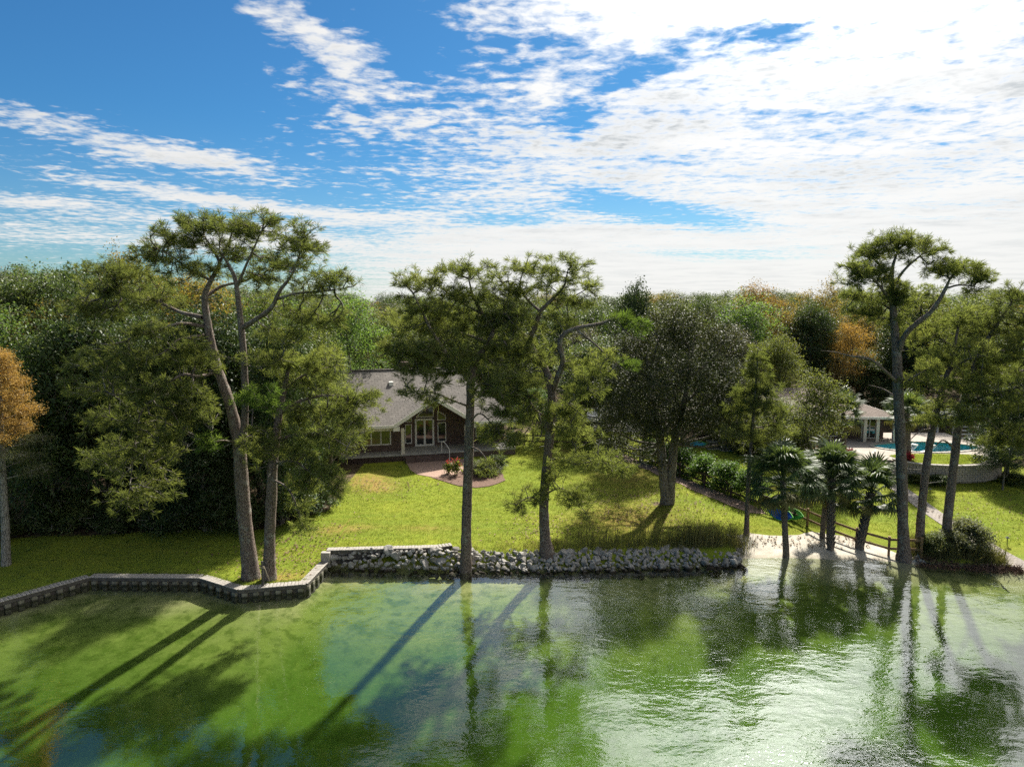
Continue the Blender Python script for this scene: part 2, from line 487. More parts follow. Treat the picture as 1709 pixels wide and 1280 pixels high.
def sand_mat():
    m, t, b = new_mat('beach sand')
    p = t.pos()
    n = t.noise(p, 1.3, 5, 0.6)
    n3 = t.noise(p, 14, 4, 0.7)
    c = t.mix(t.smooth(n, 0.3, 0.7), (0.40, 0.365, 0.295), (0.53, 0.49, 0.41))
    n5 = t.noise(p, 4.0, 5, 0.75)
    c = t.mix(t.math('MULTIPLY', t.smooth(n3, 0.52, 0.72), 0.5), c, (0.26, 0.21, 0.15))
    c = t.mix(t.math('MULTIPLY', t.smooth(n5, 0.54, 0.66), 0.5), c, (0.33, 0.28, 0.21))
    z = t.sep(p)[2]
    c = t.mix(t.smooth(t.math('ADD', z, t.math('MULTIPLY', t.math('SUBTRACT', n, 0.5), 0.12)), 0.0, 0.12, 0.6, 0.0), c, (0.30, 0.265, 0.18))
    dep = t.math('ADD', t.math('MULTIPLY', z, -1.0), t.math('MULTIPLY', t.math('SUBTRACT', t.noise(p, 0.22, 4, 0.6), 0.5), 0.75))
    bc = t.mix(t.smooth(dep, 0.22, 0.65), (0.30, 0.285, 0.15), (0.150, 0.190, 0.046))
    c = t.mix(t.smooth(z, -0.04, -0.32), c, bc)
    t.l.new(c, b.inputs['Base Color'])
    b.inputs['Roughness'].default_value = 0.92
    t.l.new(t.bump(t.math('ADD', n, t.math('MULTIPLY', n3, 0.3)), 0.6, 0.08), b.inputs['Normal'])
    return m


def bed_mat():
    m, t, b = new_mat('lake bed sand and algae')
    p = t.pos()
    x, y, z = t.sep(p)
    n = t.noise(p, 0.22, 4, 0.6)
    n2 = t.noise(p, 1.6, 5, 0.65)
    n3 = t.noise(p, 9.0, 4, 0.7)
    dep = t.math('ADD', t.math('MULTIPLY', z, -1.0), t.math('MULTIPLY', t.math('SUBTRACT', n, 0.5), 0.75))
    c = t.mix(t.smooth(dep, 0.22, 0.65), (0.30, 0.285, 0.15), (0.150, 0.190, 0.046))
    c = t.mix(t.smooth(dep, 0.6, 1.35), c, (0.052, 0.102, 0.013))
    c = t.mix(t.math('MULTIPLY', t.smooth(n2, 0.46, 0.68), 0.6), c, (0.035, 0.065, 0.008))
    n4 = t.noise(p, 0.55, 5, 0.7)
    c = t.mix(t.math('MULTIPLY', t.smooth(n4, 0.5, 0.66), 0.55), c, (0.045, 0.085, 0.009))
    c = t.mix(t.math('MULTIPLY', t.smooth(n3, 0.5, 0.75), 0.3), c, (0.16, 0.19, 0.06))
    t.l.new(c, b.inputs['Base Color'])
    b.inputs['Roughness'].default_value = 1.0
    b.inputs['Specular IOR Level'].default_value = 0.0
    t.l.new(t.bump(n2, 0.4, 0.1), b.inputs['Normal'])
    return m


def water_mat(name, tint, s=1.0, ior=1.46, pw=2.7):
    m = bpy.data.materials.new(name)
    m.use_nodes = True
    t = NT(m.node_tree)
    t.n.remove(t.n['Principled BSDF'])
    p = t.pos()
    calm = t.noise(t.mapping(p, (0.06, 0.11, 1), (3.0, 1.0, 0)), 1.0, 3)          # breeze patches and slicks
    amt = t.smooth(calm, 0.36, 0.62, 0.35, 1.9)
    w1 = t.noise(t.mapping(p, (0.55, 1.0, 1), (0, 0, 0), (0, 0, R(14))), 0.9 * s, 3, 0.5)
    w2 = t.noise(t.mapping(p, (0.7, 1.15, 1), (5, 2, 0), (0, 0, R(-22))), 3.0 * s, 3, 0.55)
    w3 = t.noise(t.mapping(p, (0.8, 1.1, 1), (1, 8, 0), (0, 0, R(35))), 9.0 * s, 2, 0.5)
    h = t.math('ADD', t.math('MULTIPLY', w1, 0.024), t.math('ADD', t.math('MULTIPLY', w2, 0.0095), t.math('MULTIPLY', w3, 0.0022)))
    h = t.math('MULTIPLY', h, amt)
    nb = t.bump(h, 1.0, 1.0)
    gm = t.n.new('ShaderNodeNewGeometry')
    vm = t.n.new('ShaderNodeVectorMath')
    vm.operation = 'DOT_PRODUCT'
    t.l.new(gm.outputs['Incoming'], vm.inputs[0])
    t.l.new(nb, vm.inputs[1])
    f0 = ((ior - 1) / (ior + 1)) ** 2
    sch = t.math('POWER', t.math('SUBTRACT', 1.0, t.math('ABSOLUTE', vm.outputs['Value']), clamp=True), pw)
    fac = t.math('ADD', f0, t.math('MULTIPLY', sch, 1 - f0))
    tr = t.n.new('ShaderNodeBsdfTransparent')
    tr.inputs['Color'].default_value = (*tint, 1)
    gl = t.n.new('ShaderNodeBsdfGlossy')
    gl.inputs['Roughness'].default_value = 0.02
    t.l.new(nb, gl.inputs['Normal'])
    mx = t.n.new('ShaderNodeMixShader')
    t.l.new(fac, mx.inputs[0])
    t.l.new(tr.outputs[0], mx.inputs[1])
    t.l.new(gl.outputs[0], mx.inputs[2])
    t.l.new(mx.outputs[0], t.n['Material Output'].inputs['Surface'])
    return m


M['ground'] = ground_mat()
M['sand'] = sand_mat()
M['bed'] = bed_mat()
M['water'] = water_mat('lake water', (0.93, 0.99, 0.88))
M['poolwater'] = water_mat('pool water', (0.80, 0.96, 0.99), 1.6, 1.33, 5.0)
M['pooltile'] = plain('pool plaster', (0.13, 0.56, 0.70), 0.6, 0.1, 2.0)
M['paver'] = brick_mat('path pavers', (0.34, 0.30, 0.26), (0.26, 0.235, 0.21), (0.15, 0.13, 0.11), 0.30, 0.20, 0.018, 'flat', 0.5, 0.9, 0.35)
M['patio'] = brick_mat('brick patio', (0.40, 0.265, 0.20), (0.33, 0.215, 0.165), (0.24, 0.18, 0.14), 0.22, 0.11, 0.012, 'flat', 0.4, 0.9, 0.3)
M['deck'] = brick_mat('pool deck', (0.36, 0.32, 0.27), (0.32, 0.28, 0.24), (0.30, 0.265, 0.225), 0.5, 0.5, 0.012, 'flat', 0.3, 0.85, 0.25)


# ------------------------------------------------------------------ mesh helpers
def mesh_np(name, V, T, smooth=False):
    V = np.asarray(V, dtype=np.float32)
    T = np.asarray(T, dtype=np.int32)
    me = bpy.data.meshes.new(name)
    k = T.shape[1]
    me.vertices.add(len(V))
    me.vertices.foreach_set('co', V.ravel())
    me.loops.add(T.size)
    me.loops.foreach_set('vertex_index', T.ravel())
    me.polygons.add(len(T))
    me.polygons.foreach_set('loop_start', np.arange(0, T.size, k, dtype=np.int32))
    me.polygons.foreach_set('loop_total', np.full(len(T), k, dtype=np.int32))
    if smooth:
        me.polygons.foreach_set('use_smooth', np.ones(len(T), dtype=bool))
    me.update(calc_edges=True)
    return me


def link(name, me, mat=None, parent=None, loc=(0, 0, 0), rot=(0, 0, 0), scale=(1, 1, 1)):
    o = bpy.data.objects.new(name, me)
    COL.objects.link(o)
    if mat is not None:
        if len(me.materials) == 0:
            me.materials.append(mat)
        if me.materials[0] is not mat:
            o.material_slots[0].link = 'OBJECT'
            o.material_slots[0].material = mat
    o.parent = parent
    o.location = loc
    o.rotation_euler = rot
    o.scale = scale
    return o


def tag(o, label=None, cat=None, group=None, kind=None):
    if label:
        o['label'] = label
    if cat:
        o['category'] = cat
    if group:
        o['group'] = group
    if kind:
        o['kind'] = kind
    return o


def thing(name, label, cat, loc=(0, 0, 0), rz=0.0, group=None):
    o = bpy.data.objects.new(name, None)
    COL.objects.link(o)
    o.empty_display_size = 0.3
    o.location = loc
    o.rotation_euler = (0, 0, rz)
    return tag(o, label, cat, group)


class MB:
    """collects simple solids and builds them as one mesh object"""
    def __init__(self):
        self.v = []
        self.f = []

    def add(self, verts, faces):
        n = len(self.v)
        self.v += [tuple(p) for p in verts]
        self.f += [tuple(i + n for i in f) for f in faces]
        return self

    def box(self, x0, x1, y0, y1, z0, z1):
        v = [(x0, y0, z0), (x1, y0, z0), (x1, y1, z0), (x0, y1, z0), (x0, y0, z1), (x1, y0, z1), (x1, y1, z1), (x0, y1, z1)]
        return self.add(v, [(3, 2, 1, 0), (4, 5, 6, 7), (0, 1, 5, 4), (1, 2, 6, 5), (2, 3, 7, 6), (3, 0, 4, 7)])

    def prism(self, poly, off):
        """planar polygon (3D points) extruded by the vector off"""
        n = len(poly)
        a = [Vector(p) for p in poly]
        b = [p + Vector(off) for p in a]
        fs = [tuple(range(n)), tuple(reversed(range(n, 2 * n)))]
        fs += [(i, (i + 1) % n, n + (i + 1) % n, n + i) for i in range(n)]
        return self.add(a + b, fs)

    def bar(self, p, q, wd, ht):
        p, q = Vector(p), Vector(q)
        d = (q - p).normalized()
        s = d.cross(Vector((0, 0, 1)))
        s = (s.normalized() if s.length > 1e-4 else Vector((1, 0, 0))) * wd / 2
        u = s.cross(d).normalized() * ht / 2
        v = [p - s - u, p + s - u, p + s + u, p - s + u, q - s - u, q + s - u, q + s + u, q - s + u]
        return self.add(v, [(0, 1, 2, 3), (7, 6, 5, 4), (0, 4, 5, 1), (1, 5, 6, 2), (2, 6, 7, 3), (3, 7, 4, 0)])

    def tube(self, pts, rad, n=8):
        pts = [Vector(p) for p in pts]
        rad = rad if hasattr(rad, '__len__') else [rad] * len(pts)
        rings = []
        for i, p in enumerate(pts):
            d = (pts[min(i + 1, len(pts) - 1)] - pts[max(i - 1, 0)]).normalized()
            a = d.cross(Vector((0, 0, 1)))
            a = a.normalized() if a.length > 1e-3 else Vector((1, 0, 0))
            b = d.cross(a)
            rings.append([p + (a * math.cos(2 * math.pi * k / n) + b * math.sin(2 * math.pi * k / n)) * rad[i] for k in range(n)])
        v = [p for r in rings for p in r]
        f = []
        for i in range(len(pts) - 1):
            for k in range(n):
                f.append((i * n + k, i * n + (k + 1) % n, (i + 1) * n + (k + 1) % n, (i + 1) * n + k))
        f.append(tuple(reversed(range(n))))
        f.append(tuple(range((len(pts) - 1) * n, len(pts) * n)))
        return self.add(v, f)

    def build(self, name, mat, parent=None, bevel=0.0, smooth=False, loc=(0, 0, 0)):
        me = bpy.data.meshes.new(name)
        me.from_pydata(self.v, [], self.f)
        bm = bmesh.new()
        bm.from_mesh(me)
        bmesh.ops.recalc_face_normals(bm, faces=bm.faces)
        if bevel:
            bmesh.ops.bevel(bm, geom=list(bm.edges), offset=bevel, segments=1, affect='EDGES')
        bm.to_mesh(me)
        bm.free()
        if smooth:
            for p in me.polygons:
                p.use_smooth = True
        return link(name, me, mat, parent, loc)


def box(name, mat, parent, x0, x1, y0, y1, z0, z1, bevel=0.0):
    return MB().box(x0, x1, y0, y1, z0, z1).build(name, mat, parent, bevel)


# ------------------------------------------------------------------ the lie of the land
SHX = np.array([-300, -60, -36, -25.27, -22.72, -16.71, -14.07, -10.82, -10.5, -10.4, 1.5, 13.2, 13.4, 16.2, 22.6, 24.3, 28.8, 60, 300.])
SHY = np.array([-20, 3, 19, 32.6, 35.66, 35.56, 34.04, 34.75, 37.95, 37.8, 37.2, 38.0, 39.4, 39.6, 38.9, 38.2, 37.4, 36, 36.])


def ys(x):
    return np.interp(x, SHX, SHY)


def sm(t):
    t = np.clip(t, 0, 1)
    return t * t * (3 - 2 * t)


def vnoise(x, y, s, seed=0):
    x = np.asarray(x, float) / s + seed * 13.7
    y = np.asarray(y, float) / s + seed * 7.1
    return (np.sin(x * 1.3 + 1.7 * np.sin(y * 0.9 + seed)) + np.sin(y * 1.7 + 1.3 * np.sin(x * 1.1 + 2 * seed)) + np.sin((x + y) * 0.8 + seed)) / 3


def gz(x, y):
    """height of the ground"""
    x = np.asarray(x, float)
    y = np.asarray(y, float)
    t = y - ys(x)
    hs_ = np.interp(x, [-10.50, -10.44, 12.8, 13.8, 22, 24, 27, 30], [.41, .82, .82, .40, .40, .45, .42, .40])
    hw_ = np.interp(x, [-19, -8, 12.8, 13.8, 22, 24, 27, 30], [.41, .82, .82, .40, .40, .45, .42, .40])
    wy = sm((y - 38.0) / 5.0)
    h0 = hs_ * (1 - wy) + hw_ * wy
    z = h0 + (1.4 - h0) * sm((y - 38.0) / 20.0) + 0.9 * sm((y - 60) / 60)
    z = z + 0.03 * vnoise(x, y, 2.3) * sm(t / 3)
    wall = x < -10.45
    rip = (x >= -10.45) & (x < 13.3)
    prof = np.where(wall, np.where(t < 0.31, 0.0, 1.0), np.where(rip, sm((t + 0.5) / 2.0), np.where((x > 23.6) & (x < 26.5), sm((t + 0.5) / 1.3), 0.0)))
    low = np.where(wall, -1.6, np.where(rip, -0.7, -1.0))
    zb = np.where(t < 0, 0.24 * t - 0.02, -0.02 + (z + 0.02) * np.clip(t / 3.6, 0, 1))
    out = low + (z - low) * prof
    return np.where(wall | rip | ((x > 23.6) & (x < 26.5)), out, zb)


def gzf(x, y):
    return float(gz(np.array([x]), np.array([y]))[0])


def grid_sheet(name, xs, ts, yfun, zfun, mat, attrs=None):
    X, Tt = np.meshgrid(xs, ts, indexing='ij')
    Y = yfun(X, Tt)
    Z = zfun(X, Y)
    n, m = X.shape
    V = np.stack([X, Y, Z], -1).reshape(-1, 3)
    i = np.arange(n * m).reshape(n, m)
    Q = np.stack([i[:-1, :-1], i[1:, :-1], i[1:, 1:], i[:-1, 1:]], -1).reshape(-1, 4)
    me = mesh_np(name, V, Q, True)
    for k, fn in (attrs or {}).items():
        a = me.attributes.new(k, 'FLOAT', 'POINT')
        a.data.foreach_set('value', np.ascontiguousarray(fn(V[:, 0], V[:, 1]), dtype=np.float32))
    return link(name, me, mat)


def litter(x, y):
    """1 where leaves and needles cover the soil, 0 on mown lawn"""
    n = vnoise(x, y, 3.0, 1) * 1.2
    left = sm((y + n - np.interp(x, [-60, -28, -16, -12.5, -11.5], [36, 41.5, 41.5, 46, 90])) / 1.5) * (x < -11.0) * (1 - sm((x + 12.6) / 1.5))
    back = sm((y + n - np.interp(x, [-14, 0, 3, 14, 18, 45, 60], [60, 62, 72, 76, 63, 60, 56])) / 2)
    right = sm((x + n - np.interp(y, [36, 45, 52, 56], [60, 44, 39, 42])) / 2.0)
    fl = sm((1.1 - np.hypot(x - 8.6 - 1.5, (y - 46.9))) / 0.8) * 0.7
    bank = sm((1.3 - np.abs(y - 39.6 - 0.3 * n)) / 0.8) * sm((x - 23.4) / 0.6) * (1 - sm((x - 27.5) / 1.5)) * 0.9
    return np.clip(left + back + right + fl + bank, 0, 1)


def dry(x, y):
    g = lambda a, b, r, s=1.0: np.exp(-(((x - a) / r) ** 2 + ((y - b) / (r * s)) ** 2))
    return np.clip(1.2 * g(-11.2, 52.6, 1.7, 1.3) + 0.9 * g(-9.6, 50.5, 1.2) + 1.0 * g(-10.8, 42.4, 1.9, .4) + 0.7 * g(-5.5, 42.3, 1.6, .3) + 0.8 * g(7.5, 44.0, 3.5, .9) + .8 * g(9, 54, 3, 1.4)
                   + 1.0 * g(-12.3, 35.6, 1.6, .5) + .7 * g(5, 62, 3), 0, 1)


xs = np.unique(np.concatenate([np.arange(-64, 64.1, 0.7), SHX[3:-2], np.array([-10.55, -10.47, -10.44, 13.25, 13.32]), -64 - np.geomspace(4, 1500, 18), 64 + np.geomspace(4, 1500, 18)]))
ts = np.concatenate([np.array([-3.6, -2.7, -1.8, -1.0, -0.5, -0.1, 0.05, 0.30, 0.33, .6]), np.arange(0.9, 30, 0.55), np.geomspace(31, 2500, 30)])
ground = grid_sheet('ground', xs, ts, lambda x, t: ys(x) + t, gz, M['ground'], {'litter': litter, 'dry': dry})
tag(ground, 'green lawns and shaded leaf litter behind the shore', kind='structure')


def bedz(x, y):
    return -0.30 - 0.105 * np.clip(ys(x) - y, 0, 14) - 0.02 * np.clip(ys(x) - y - 14, 0, 60) + 0.05 * vnoise(x, y, 2.0, 3)


bx_ = np.unique(np.concatenate([np.arange(-60, 60.1, 1.0), -60 - np.geomspace(5, 800, 10), 60 + np.geomspace(5, 800, 10)]))
by_ = np.concatenate([-20 - np.geomspace(5, 500, 10)[::-1], np.arange(-20, 44.1, 1.0)])
bed = grid_sheet('lake_bed', bx_, by_, lambda x, t: t, bedz, M['bed'])
tag(bed, 'pale sand and green algae under shallow water', kind='structure')
wat = MB().add([(-900, -520, 0), (900, -520, 0), (900, 44, 0), (-900, 44, 0)], [(0, 1, 2, 3)]).build('water', M['water'])
tag(wat, 'clear green shallow water with rippled reflections', kind='structure')


def region_sheet(name, poly, mat, lift, step=0.5, zfn=None, label=None, jitter=0.0, seed=0):
    """a thin sheet with the given outline (plan points) lying on the ground"""
    poly = [np.array(p, float) for p in poly]
    rs = np.random.RandomState(seed)
    pts = []
    for a, b in zip(poly, poly[1:] + poly[:1]):
        n = max(1, int(np.linalg.norm(b - a) / step))
        for k in range(n):
            p = a + (b - a) * k / n
            pts.append(p + rs.normal(0, jitter, 2) if jitter else p)
    bm = bmesh.new()
    vs = [bm.verts.new((p[0], p[1], 0)) for p in pts]
    bm.faces.new(vs)
    x0, y0 = np.min(pts, 0)
    x1, y1 = np.max(pts, 0)
    for x in np.arange(x0 + step, x1, step):
        bmesh.ops.bisect_plane(bm, geom=bm.verts[:] + bm.edges[:] + bm.faces[:], plane_co=(x, 0, 0), plane_no=(1, 0, 0))
    for y in np.arange(y0 + step, y1, step):
        bmesh.ops.bisect_plane(bm, geom=bm.verts[:] + bm.edges[:] + bm.faces[:], plane_co=(0, y, 0), plane_no=(0, 1, 0))
    bmesh.ops.triangulate(bm, faces=bm.faces[:])
    for v in bm.verts:
        v.co.z = (zfn(v.co.x, v.co.y) if zfn else gzf(v.co.x, v.co.y)) + lift
    bmesh.ops.recalc_face_normals(bm, faces=bm.faces)
    if bm.faces and sum(f.normal.z for f in bm.faces) < 0:
        bmesh.ops.reverse_faces(bm, faces=bm.faces)
    me = bpy.data.meshes.new(name)
    bm.to_mesh(me)
    bm.free()
    o = link(name, me, mat)
    tag(o, label, kind='structure')
    return o


region_sheet('beach', [(13.3, 36.0), (15, 36.0), (19, 35.9), (22, 35.4), (24.6, 34.8), (24.2, 38.6), (23.3, 39.3), (22.9, 40.2), (22.0, 41.4), (20.6, 42.2), (19.2, 42.6), (17.5, 42.2), (15.2, 42.5), (13.6, 42.2)],
             M['sand'], 0.03, 0.5, label='small white sand beach between the rocks and the right bank', jitter=0.06, seed=3)
region_sheet('beach', [(26.7, 34.2), (33, 33.2), (46, 32.6), (46, 37.0), (36, 37.1), (31, 37.9), (28.6, 38.5), (27.0, 38.5)], M['sand'], 0.008, 0.5, label='narrow strip of pale sand at the right edge', jitter=0.06, seed=4)

# ------------------------------------------------------------------ growing trees
def unit(v):
    return v / np.maximum(np.linalg.norm(v, axis=-1, keepdims=True), 1e-9)


def catmull(P, n=6):
    P = np.asarray(P, float)
    if len(P) < 3:
        t = np.linspace(0, 1, n + 1)[:, None]
        return P[0] + (P[-1] - P[0]) * t
    Q = np.vstack([2 * P[0] - P[1], P, 2 * P[-1] - P[-2]])
    out = []
    for i in range(1, len(Q) - 2):
        for k in range(n):
            t = k / n
            a, b, c, d = Q[i - 1], Q[i], Q[i + 1], Q[i + 2]
            out.append(0.5 * (2 * b + (c - a) * t + (2 * a - 5 * b + 4 * c - d) * t * t + (3 * b - a - 3 * c + d) * t ** 3))
    out.append(Q[-2])
    return np.array(out)


def limb_mesh(paths, sides=10, seed=0, flare=None):
    """paths: arrays (n,4) of x,y,z,radius -> tube mesh with lumpy bark outline"""
    rs = np.random.RandomState(seed)
    V, Fc, base = [], [], 0
    for P in paths:
        p, r = P[:, :3], P[:, 3]
        d = np.gradient(p, axis=0)
        d = unit(d)
        ref = np.array([0.3, 1.0, 0.1])
        a = unit(np.cross(d, ref))
        b = np.cross(d, a)
        k = np.arange(sides) * 2 * np.pi / sides
        rr = r[:, None] * (1 + rs.normal(0, 0.045, (len(p), sides)))
        ring = p[:, None, :] + (a[:, None, :] * np.cos(k)[None, :, None] + b[:, None, :] * np.sin(k)[None, :, None]) * rr[..., None]
        V.append(ring.reshape(-1, 3))
        n = len(p)
        i = np.arange(n * sides).reshape(n, sides)
        j = np.roll(i, -1, 1)
        Fc.append(np.stack([i[:-1], j[:-1], j[1:], i[1:]], -1).reshape(-1, 4) + base)
        base += n * sides
    return np.vstack(V), np.vstack(Fc)


def grow(pts, nodes, rs, bias=0.35, step=0.7, wig=0.16, tip=0.011, maxr=0.12):
    """join every foliage point to the nearest good place on the limbs; returns tube verts/faces and the twig direction at each point"""
    n0 = len(nodes)
    cap = n0 + len(pts) * 8
    N = np.zeros((cap, 3))
    N[:n0] = nodes
    plen = np.zeros(cap)
    par = np.full(cap, -1)
    cnt = n0
    d0 = np.array([np.min(np.sum((nodes - p) ** 2, 1)) for p in pts])
    tipdir = np.zeros((len(pts), 3))
    tipi = np.zeros(len(pts), int)
    for k in np.argsort(d0):
        p = pts[k]
        dd = np.sqrt(np.sum((N[:cnt] - p) ** 2, 1))
        cost = dd + bias * plen[:cnt]
        j = int(np.argmin(cost))
        L = dd[j]
        m = max(1, min(6, int(math.ceil(L / step))))
        prev, a = j, N[j].copy()
        off = rs.normal(0, wig, 3) * L
        off[2] -= 0.06 * L
        for s in range(1, m + 1):
            t = s / m
            q_ = a + (p - a) * t + off * math.sin(math.pi * t)
            if cnt >= cap:
                break
            N[cnt] = q_
            par[cnt] = prev
            plen[cnt] = plen[prev] + L / m
            prev = cnt
            cnt += 1
        tipi[k] = prev
        tipdir[k] = N[prev] - N[par[prev]]
    load = np.zeros(cnt)
    load[tipi] += 1
    for i in range(cnt - 1, n0 - 1, -1):
        load[par[i]] += load[i]
    rad = np.minimum(tip * np.maximum(load, 1) ** 0.43, maxr)
    e = np.arange(n0, cnt)
    A, B = N[par[e]], N[e]
    rb = rad[e]
    ra = np.minimum(rad[par[e]], rb * 1.35)
    d = unit(B - A)
    s1 = unit(np.cross(d, np.array([0.31, 0.2, 0.93])))
    s2 = np.cross(d, s1)
    K = 3
    ang = np.arange(K) * 2 * np.pi / K
    off = s1[:, None, :] * np.cos(ang)[None, :, None] + s2[:, None, :] * np.sin(ang)[None, :, None]
    VA = A[:, None, :] + off * ra[:, None, None]
    VB = B[:, None, :] + off * rb[:, None, None]
    V = np.concatenate([VA, VB], 1).reshape(-1, 3)
    i = np.arange(len(e))[:, None] * 2 * K
    Q = np.concatenate([np.stack([i[:, 0] + a_, i[:, 0] + (a_ + 1) % K, i[:, 0] + K + (a_ + 1) % K, i[:, 0] + K + a_], -1) for a_ in range(K)])
    return V, Q, unit(tipdir)


def needles(P, Dr, rs, n=24, L=(0.20, 0.34), wdt=0.020, spread=0.72):
    """tufts of long needles at the twig ends: one sliver per needle bundle"""
    m = len(P)
    d = np.repeat(Dr, n, 0) + rs.normal(0, spread, (m * n, 3))
    d[:, 2] += 0.12
    d = unit(d)
    base = np.repeat(P, n, 0) - np.repeat(Dr, n, 0) * rs.uniform(0, 0.22, (m * n, 1)) + rs.normal(0, 0.02, (m * n, 3))
    ln = rs.uniform(L[0], L[1], (m * n, 1)) * np.repeat(rs.uniform(0.75, 1.2, (m, 1)), n, 0)
    side = unit(np.cross(d, rs.normal(0, 1, (m * n, 3))))
    tipp = base + d * ln
    tipp[:, 2] -= 0.10 * ln[:, 0]
    mid = base + d * ln * 0.55
    V = np.stack([base, mid + side * wdt / 2, tipp, mid - side * wdt / 2], 1).reshape(-1, 3)
    i = np.arange(m * n)[:, None] * 4
    T = np.concatenate([i, i + 1, i + 2, i, i + 2, i + 3], 1).reshape(-1, 3)
    return V, T


def leaves(P, rs, n=26, spread=0.34, L=0.17, W=0.095, up=0.5, out=None):
    """sprays of flat leaves round each twig end"""
    m = len(P)
    c = np.repeat(P, n, 0) + rs.normal(0, spread, (m * n, 3)) * np.array([1, 1, 0.75])
    nrm = rs.normal(0, 1, (m * n, 3))
    nrm[:, 2] = np.abs(nrm[:, 2]) + up
    nrm = unit(nrm)
    a = unit(np.cross(nrm, rs.normal(0, 1, (m * n, 3))))
    b = np.cross(nrm, a)
    s = rs.uniform(0.65, 1.25, (m * n, 1))
    a = a * L * s / 2
    b = b * W * s / 2
    V = np.stack([c - a, c + b - a * 0.1 + nrm * 0.014, c + a - nrm * 0.02, c - b - a * 0.1 + nrm * 0.014], 1).reshape(-1, 3)
    i = np.arange(m * n)[:, None] * 4
    Q = np.concatenate([i, i + 1, i + 2, i + 3], 1)
    return V, Q


def lobe_points(c, rad, n, rs, hollow=0.45, flat=True):
    d = unit(rs.normal(0, 1, (n * 2, 3)))
    r = rs.uniform(0, 1, (n * 2, 1)) ** hollow
    if flat:
        keep = (d[:, 2] > -0.25) | (rs.uniform(0, 1, n * 2) < 0.38)
        d, r = d[keep], r[keep]
    d, r = d[:n], r[:n]
    return c + d * r * rad * (1 + rs.normal(0, 0.10, (len(d), 1)))


def tree_object(name, label, cat, base, trunk, limbs=None, twigs=None, crown=None, mats=('pine_bark', 'limb_bark', 'needle'), group=None):
    t = thing(name, label, cat, base, 0, group)
    b = np.asarray(base)
    V, Q = trunk
    link('trunk', mesh_np('trunk', V - b, Q, True), M[mats[0]], t)
    if limbs is not None:
        for V, Q in limbs:
            link('limb', mesh_np('limb', V - b, Q, True), M[mats[0]], t)
    if twigs is not None:
        V, Q = twigs
        tag(link('branches', mesh_np('branches', V - b, Q, False), M[mats[1]], t), kind='stuff')
    if crown is not None:
        V, Q = crown
        tag(link('crown', mesh_np('crown', V - b, Q, False), M[mats[2]], t), kind='stuff')
    return t


def pix_path(pts, Y):
    """[(px, py, dY, radius)] -> smooth path in metres at depth Y + dY"""
    P = np.array([[*D(p[0], p[1], Y + p[2]), p[3]] for p in pts])
    return catmull(P, 6)


def pine(label, Y, trunks, limbs, lobes, seed, dens=1.0, mat='needle', bright=(), nn=26, name='pine_tree', wdt=0.018, tl=(0.24, 0.44), group=None):
    """a tall pine built at its own distance Y; lobes: (px, py, rx, ry, dY) crown pads"""
    rs = np.random.RandomState(seed)
    tp = [pix_path(t_, Y) for t_ in trunks]
    b = tp[0][0, :3].copy()
    b[2] = gzf(b[0], b[1])
    p0 = tp[0]
    p0[0, 2] = min(p0[0, 2], b[2]) - 0.35
    hgt = p0[:, 2] - b[2]
    for p in tp:
        p[:, 3] *= 0.88
    p0[:, 3] *= 1 + 0.45 * np.exp(-np.clip(hgt, 0, None) / 0.5)          # root flare
    lp = [pix_path(l_, Y) for l_ in limbs]
    nodes = np.vstack([p[len(p) // 2:, :3] for p in tp[:1]] + [p[:, :3] for p in tp[1:]] + [p[:, :3] for p in lp])
    pts, br = [], []
    for k, lo in enumerate(lobes):
        px, py, rx, ry, dY = lo[:5]
        dd = lo[5] if len(lo) > 5 else 1.0
        c = D(px, py, Y + dY)
        s = (Y + dY) / F
        rx_, ry_ = rx * s * 1.28, ry * s * 1.36
        rad = np.array([rx_, max(0.75 * rx_, ry_), ry_])
        n = max(6, int(rx_ * ry_ * 96 * dens * dd))
        q_ = lobe_points(c, rad, n, rs, 0.55)
        g_ = np.sin(q_[:, 0] * 4.1 + 1.7 * np.sin(q_[:, 2] * 3.3)) + np.sin(q_[:, 1] * 3.7 + q_[:, 2] * 2.1) + np.sin(q_[:, 2] * 5.3 + q_[:, 0] * 1.3 + seed)
        q_ = q_[g_ > -0.75]                                              # open gaps between the needle clumps
        pts.append(q_)
        br.append(np.full(len(q_), k in bright))
    pts = np.vstack(pts)
    br = np.concatenate(br)
    tv, tq, td = grow(pts, nodes, rs)
    dr = unit(td * 0.8 + np.array([0, 0, 0.55]))
    t = tree_object(name, label, 'tree', tuple(b), limb_mesh(tp, 12, seed), [limb_mesh([l_], 7, seed + 1) for l_ in lp], (tv, tq), needles(pts[~br], dr[~br], rs, nn, tl, wdt), ('pine_bark', 'limb_bark', mat), group)
    for k in range(7):                                                   # dead stubs below the crown
        j = int(rs.uniform(.22, .8) * len(tp[0]))
        a = rs.uniform(0, 6.28)
        ln = rs.uniform(.35, 1.3)
        s0 = tp[0][j, :3]
        e = s0 + np.array([math.cos(a) * ln, math.sin(a) * ln, rs.uniform(-.25, .35) * ln])
        m1 = (s0 + e) / 2 + rs.normal(0, .08, 3)
        V, Q = limb_mesh([catmull(np.array([[*s0, .035], [*m1, .024], [*e, .008]]), 3)], 4, seed + k)
        link('dead_branch', mesh_np('dead_branch', V - b, Q, True), M['pale_bark'], t)
    if br.any():
        V, Q = needles(pts[br], dr[br], rs, nn, tl, wdt)
        tag(link('young_crown', mesh_np('young_crown', V - b, Q), M['needle_bright'], t), kind='stuff')['label'] = 'fresh yellow green needle clumps'
    return t


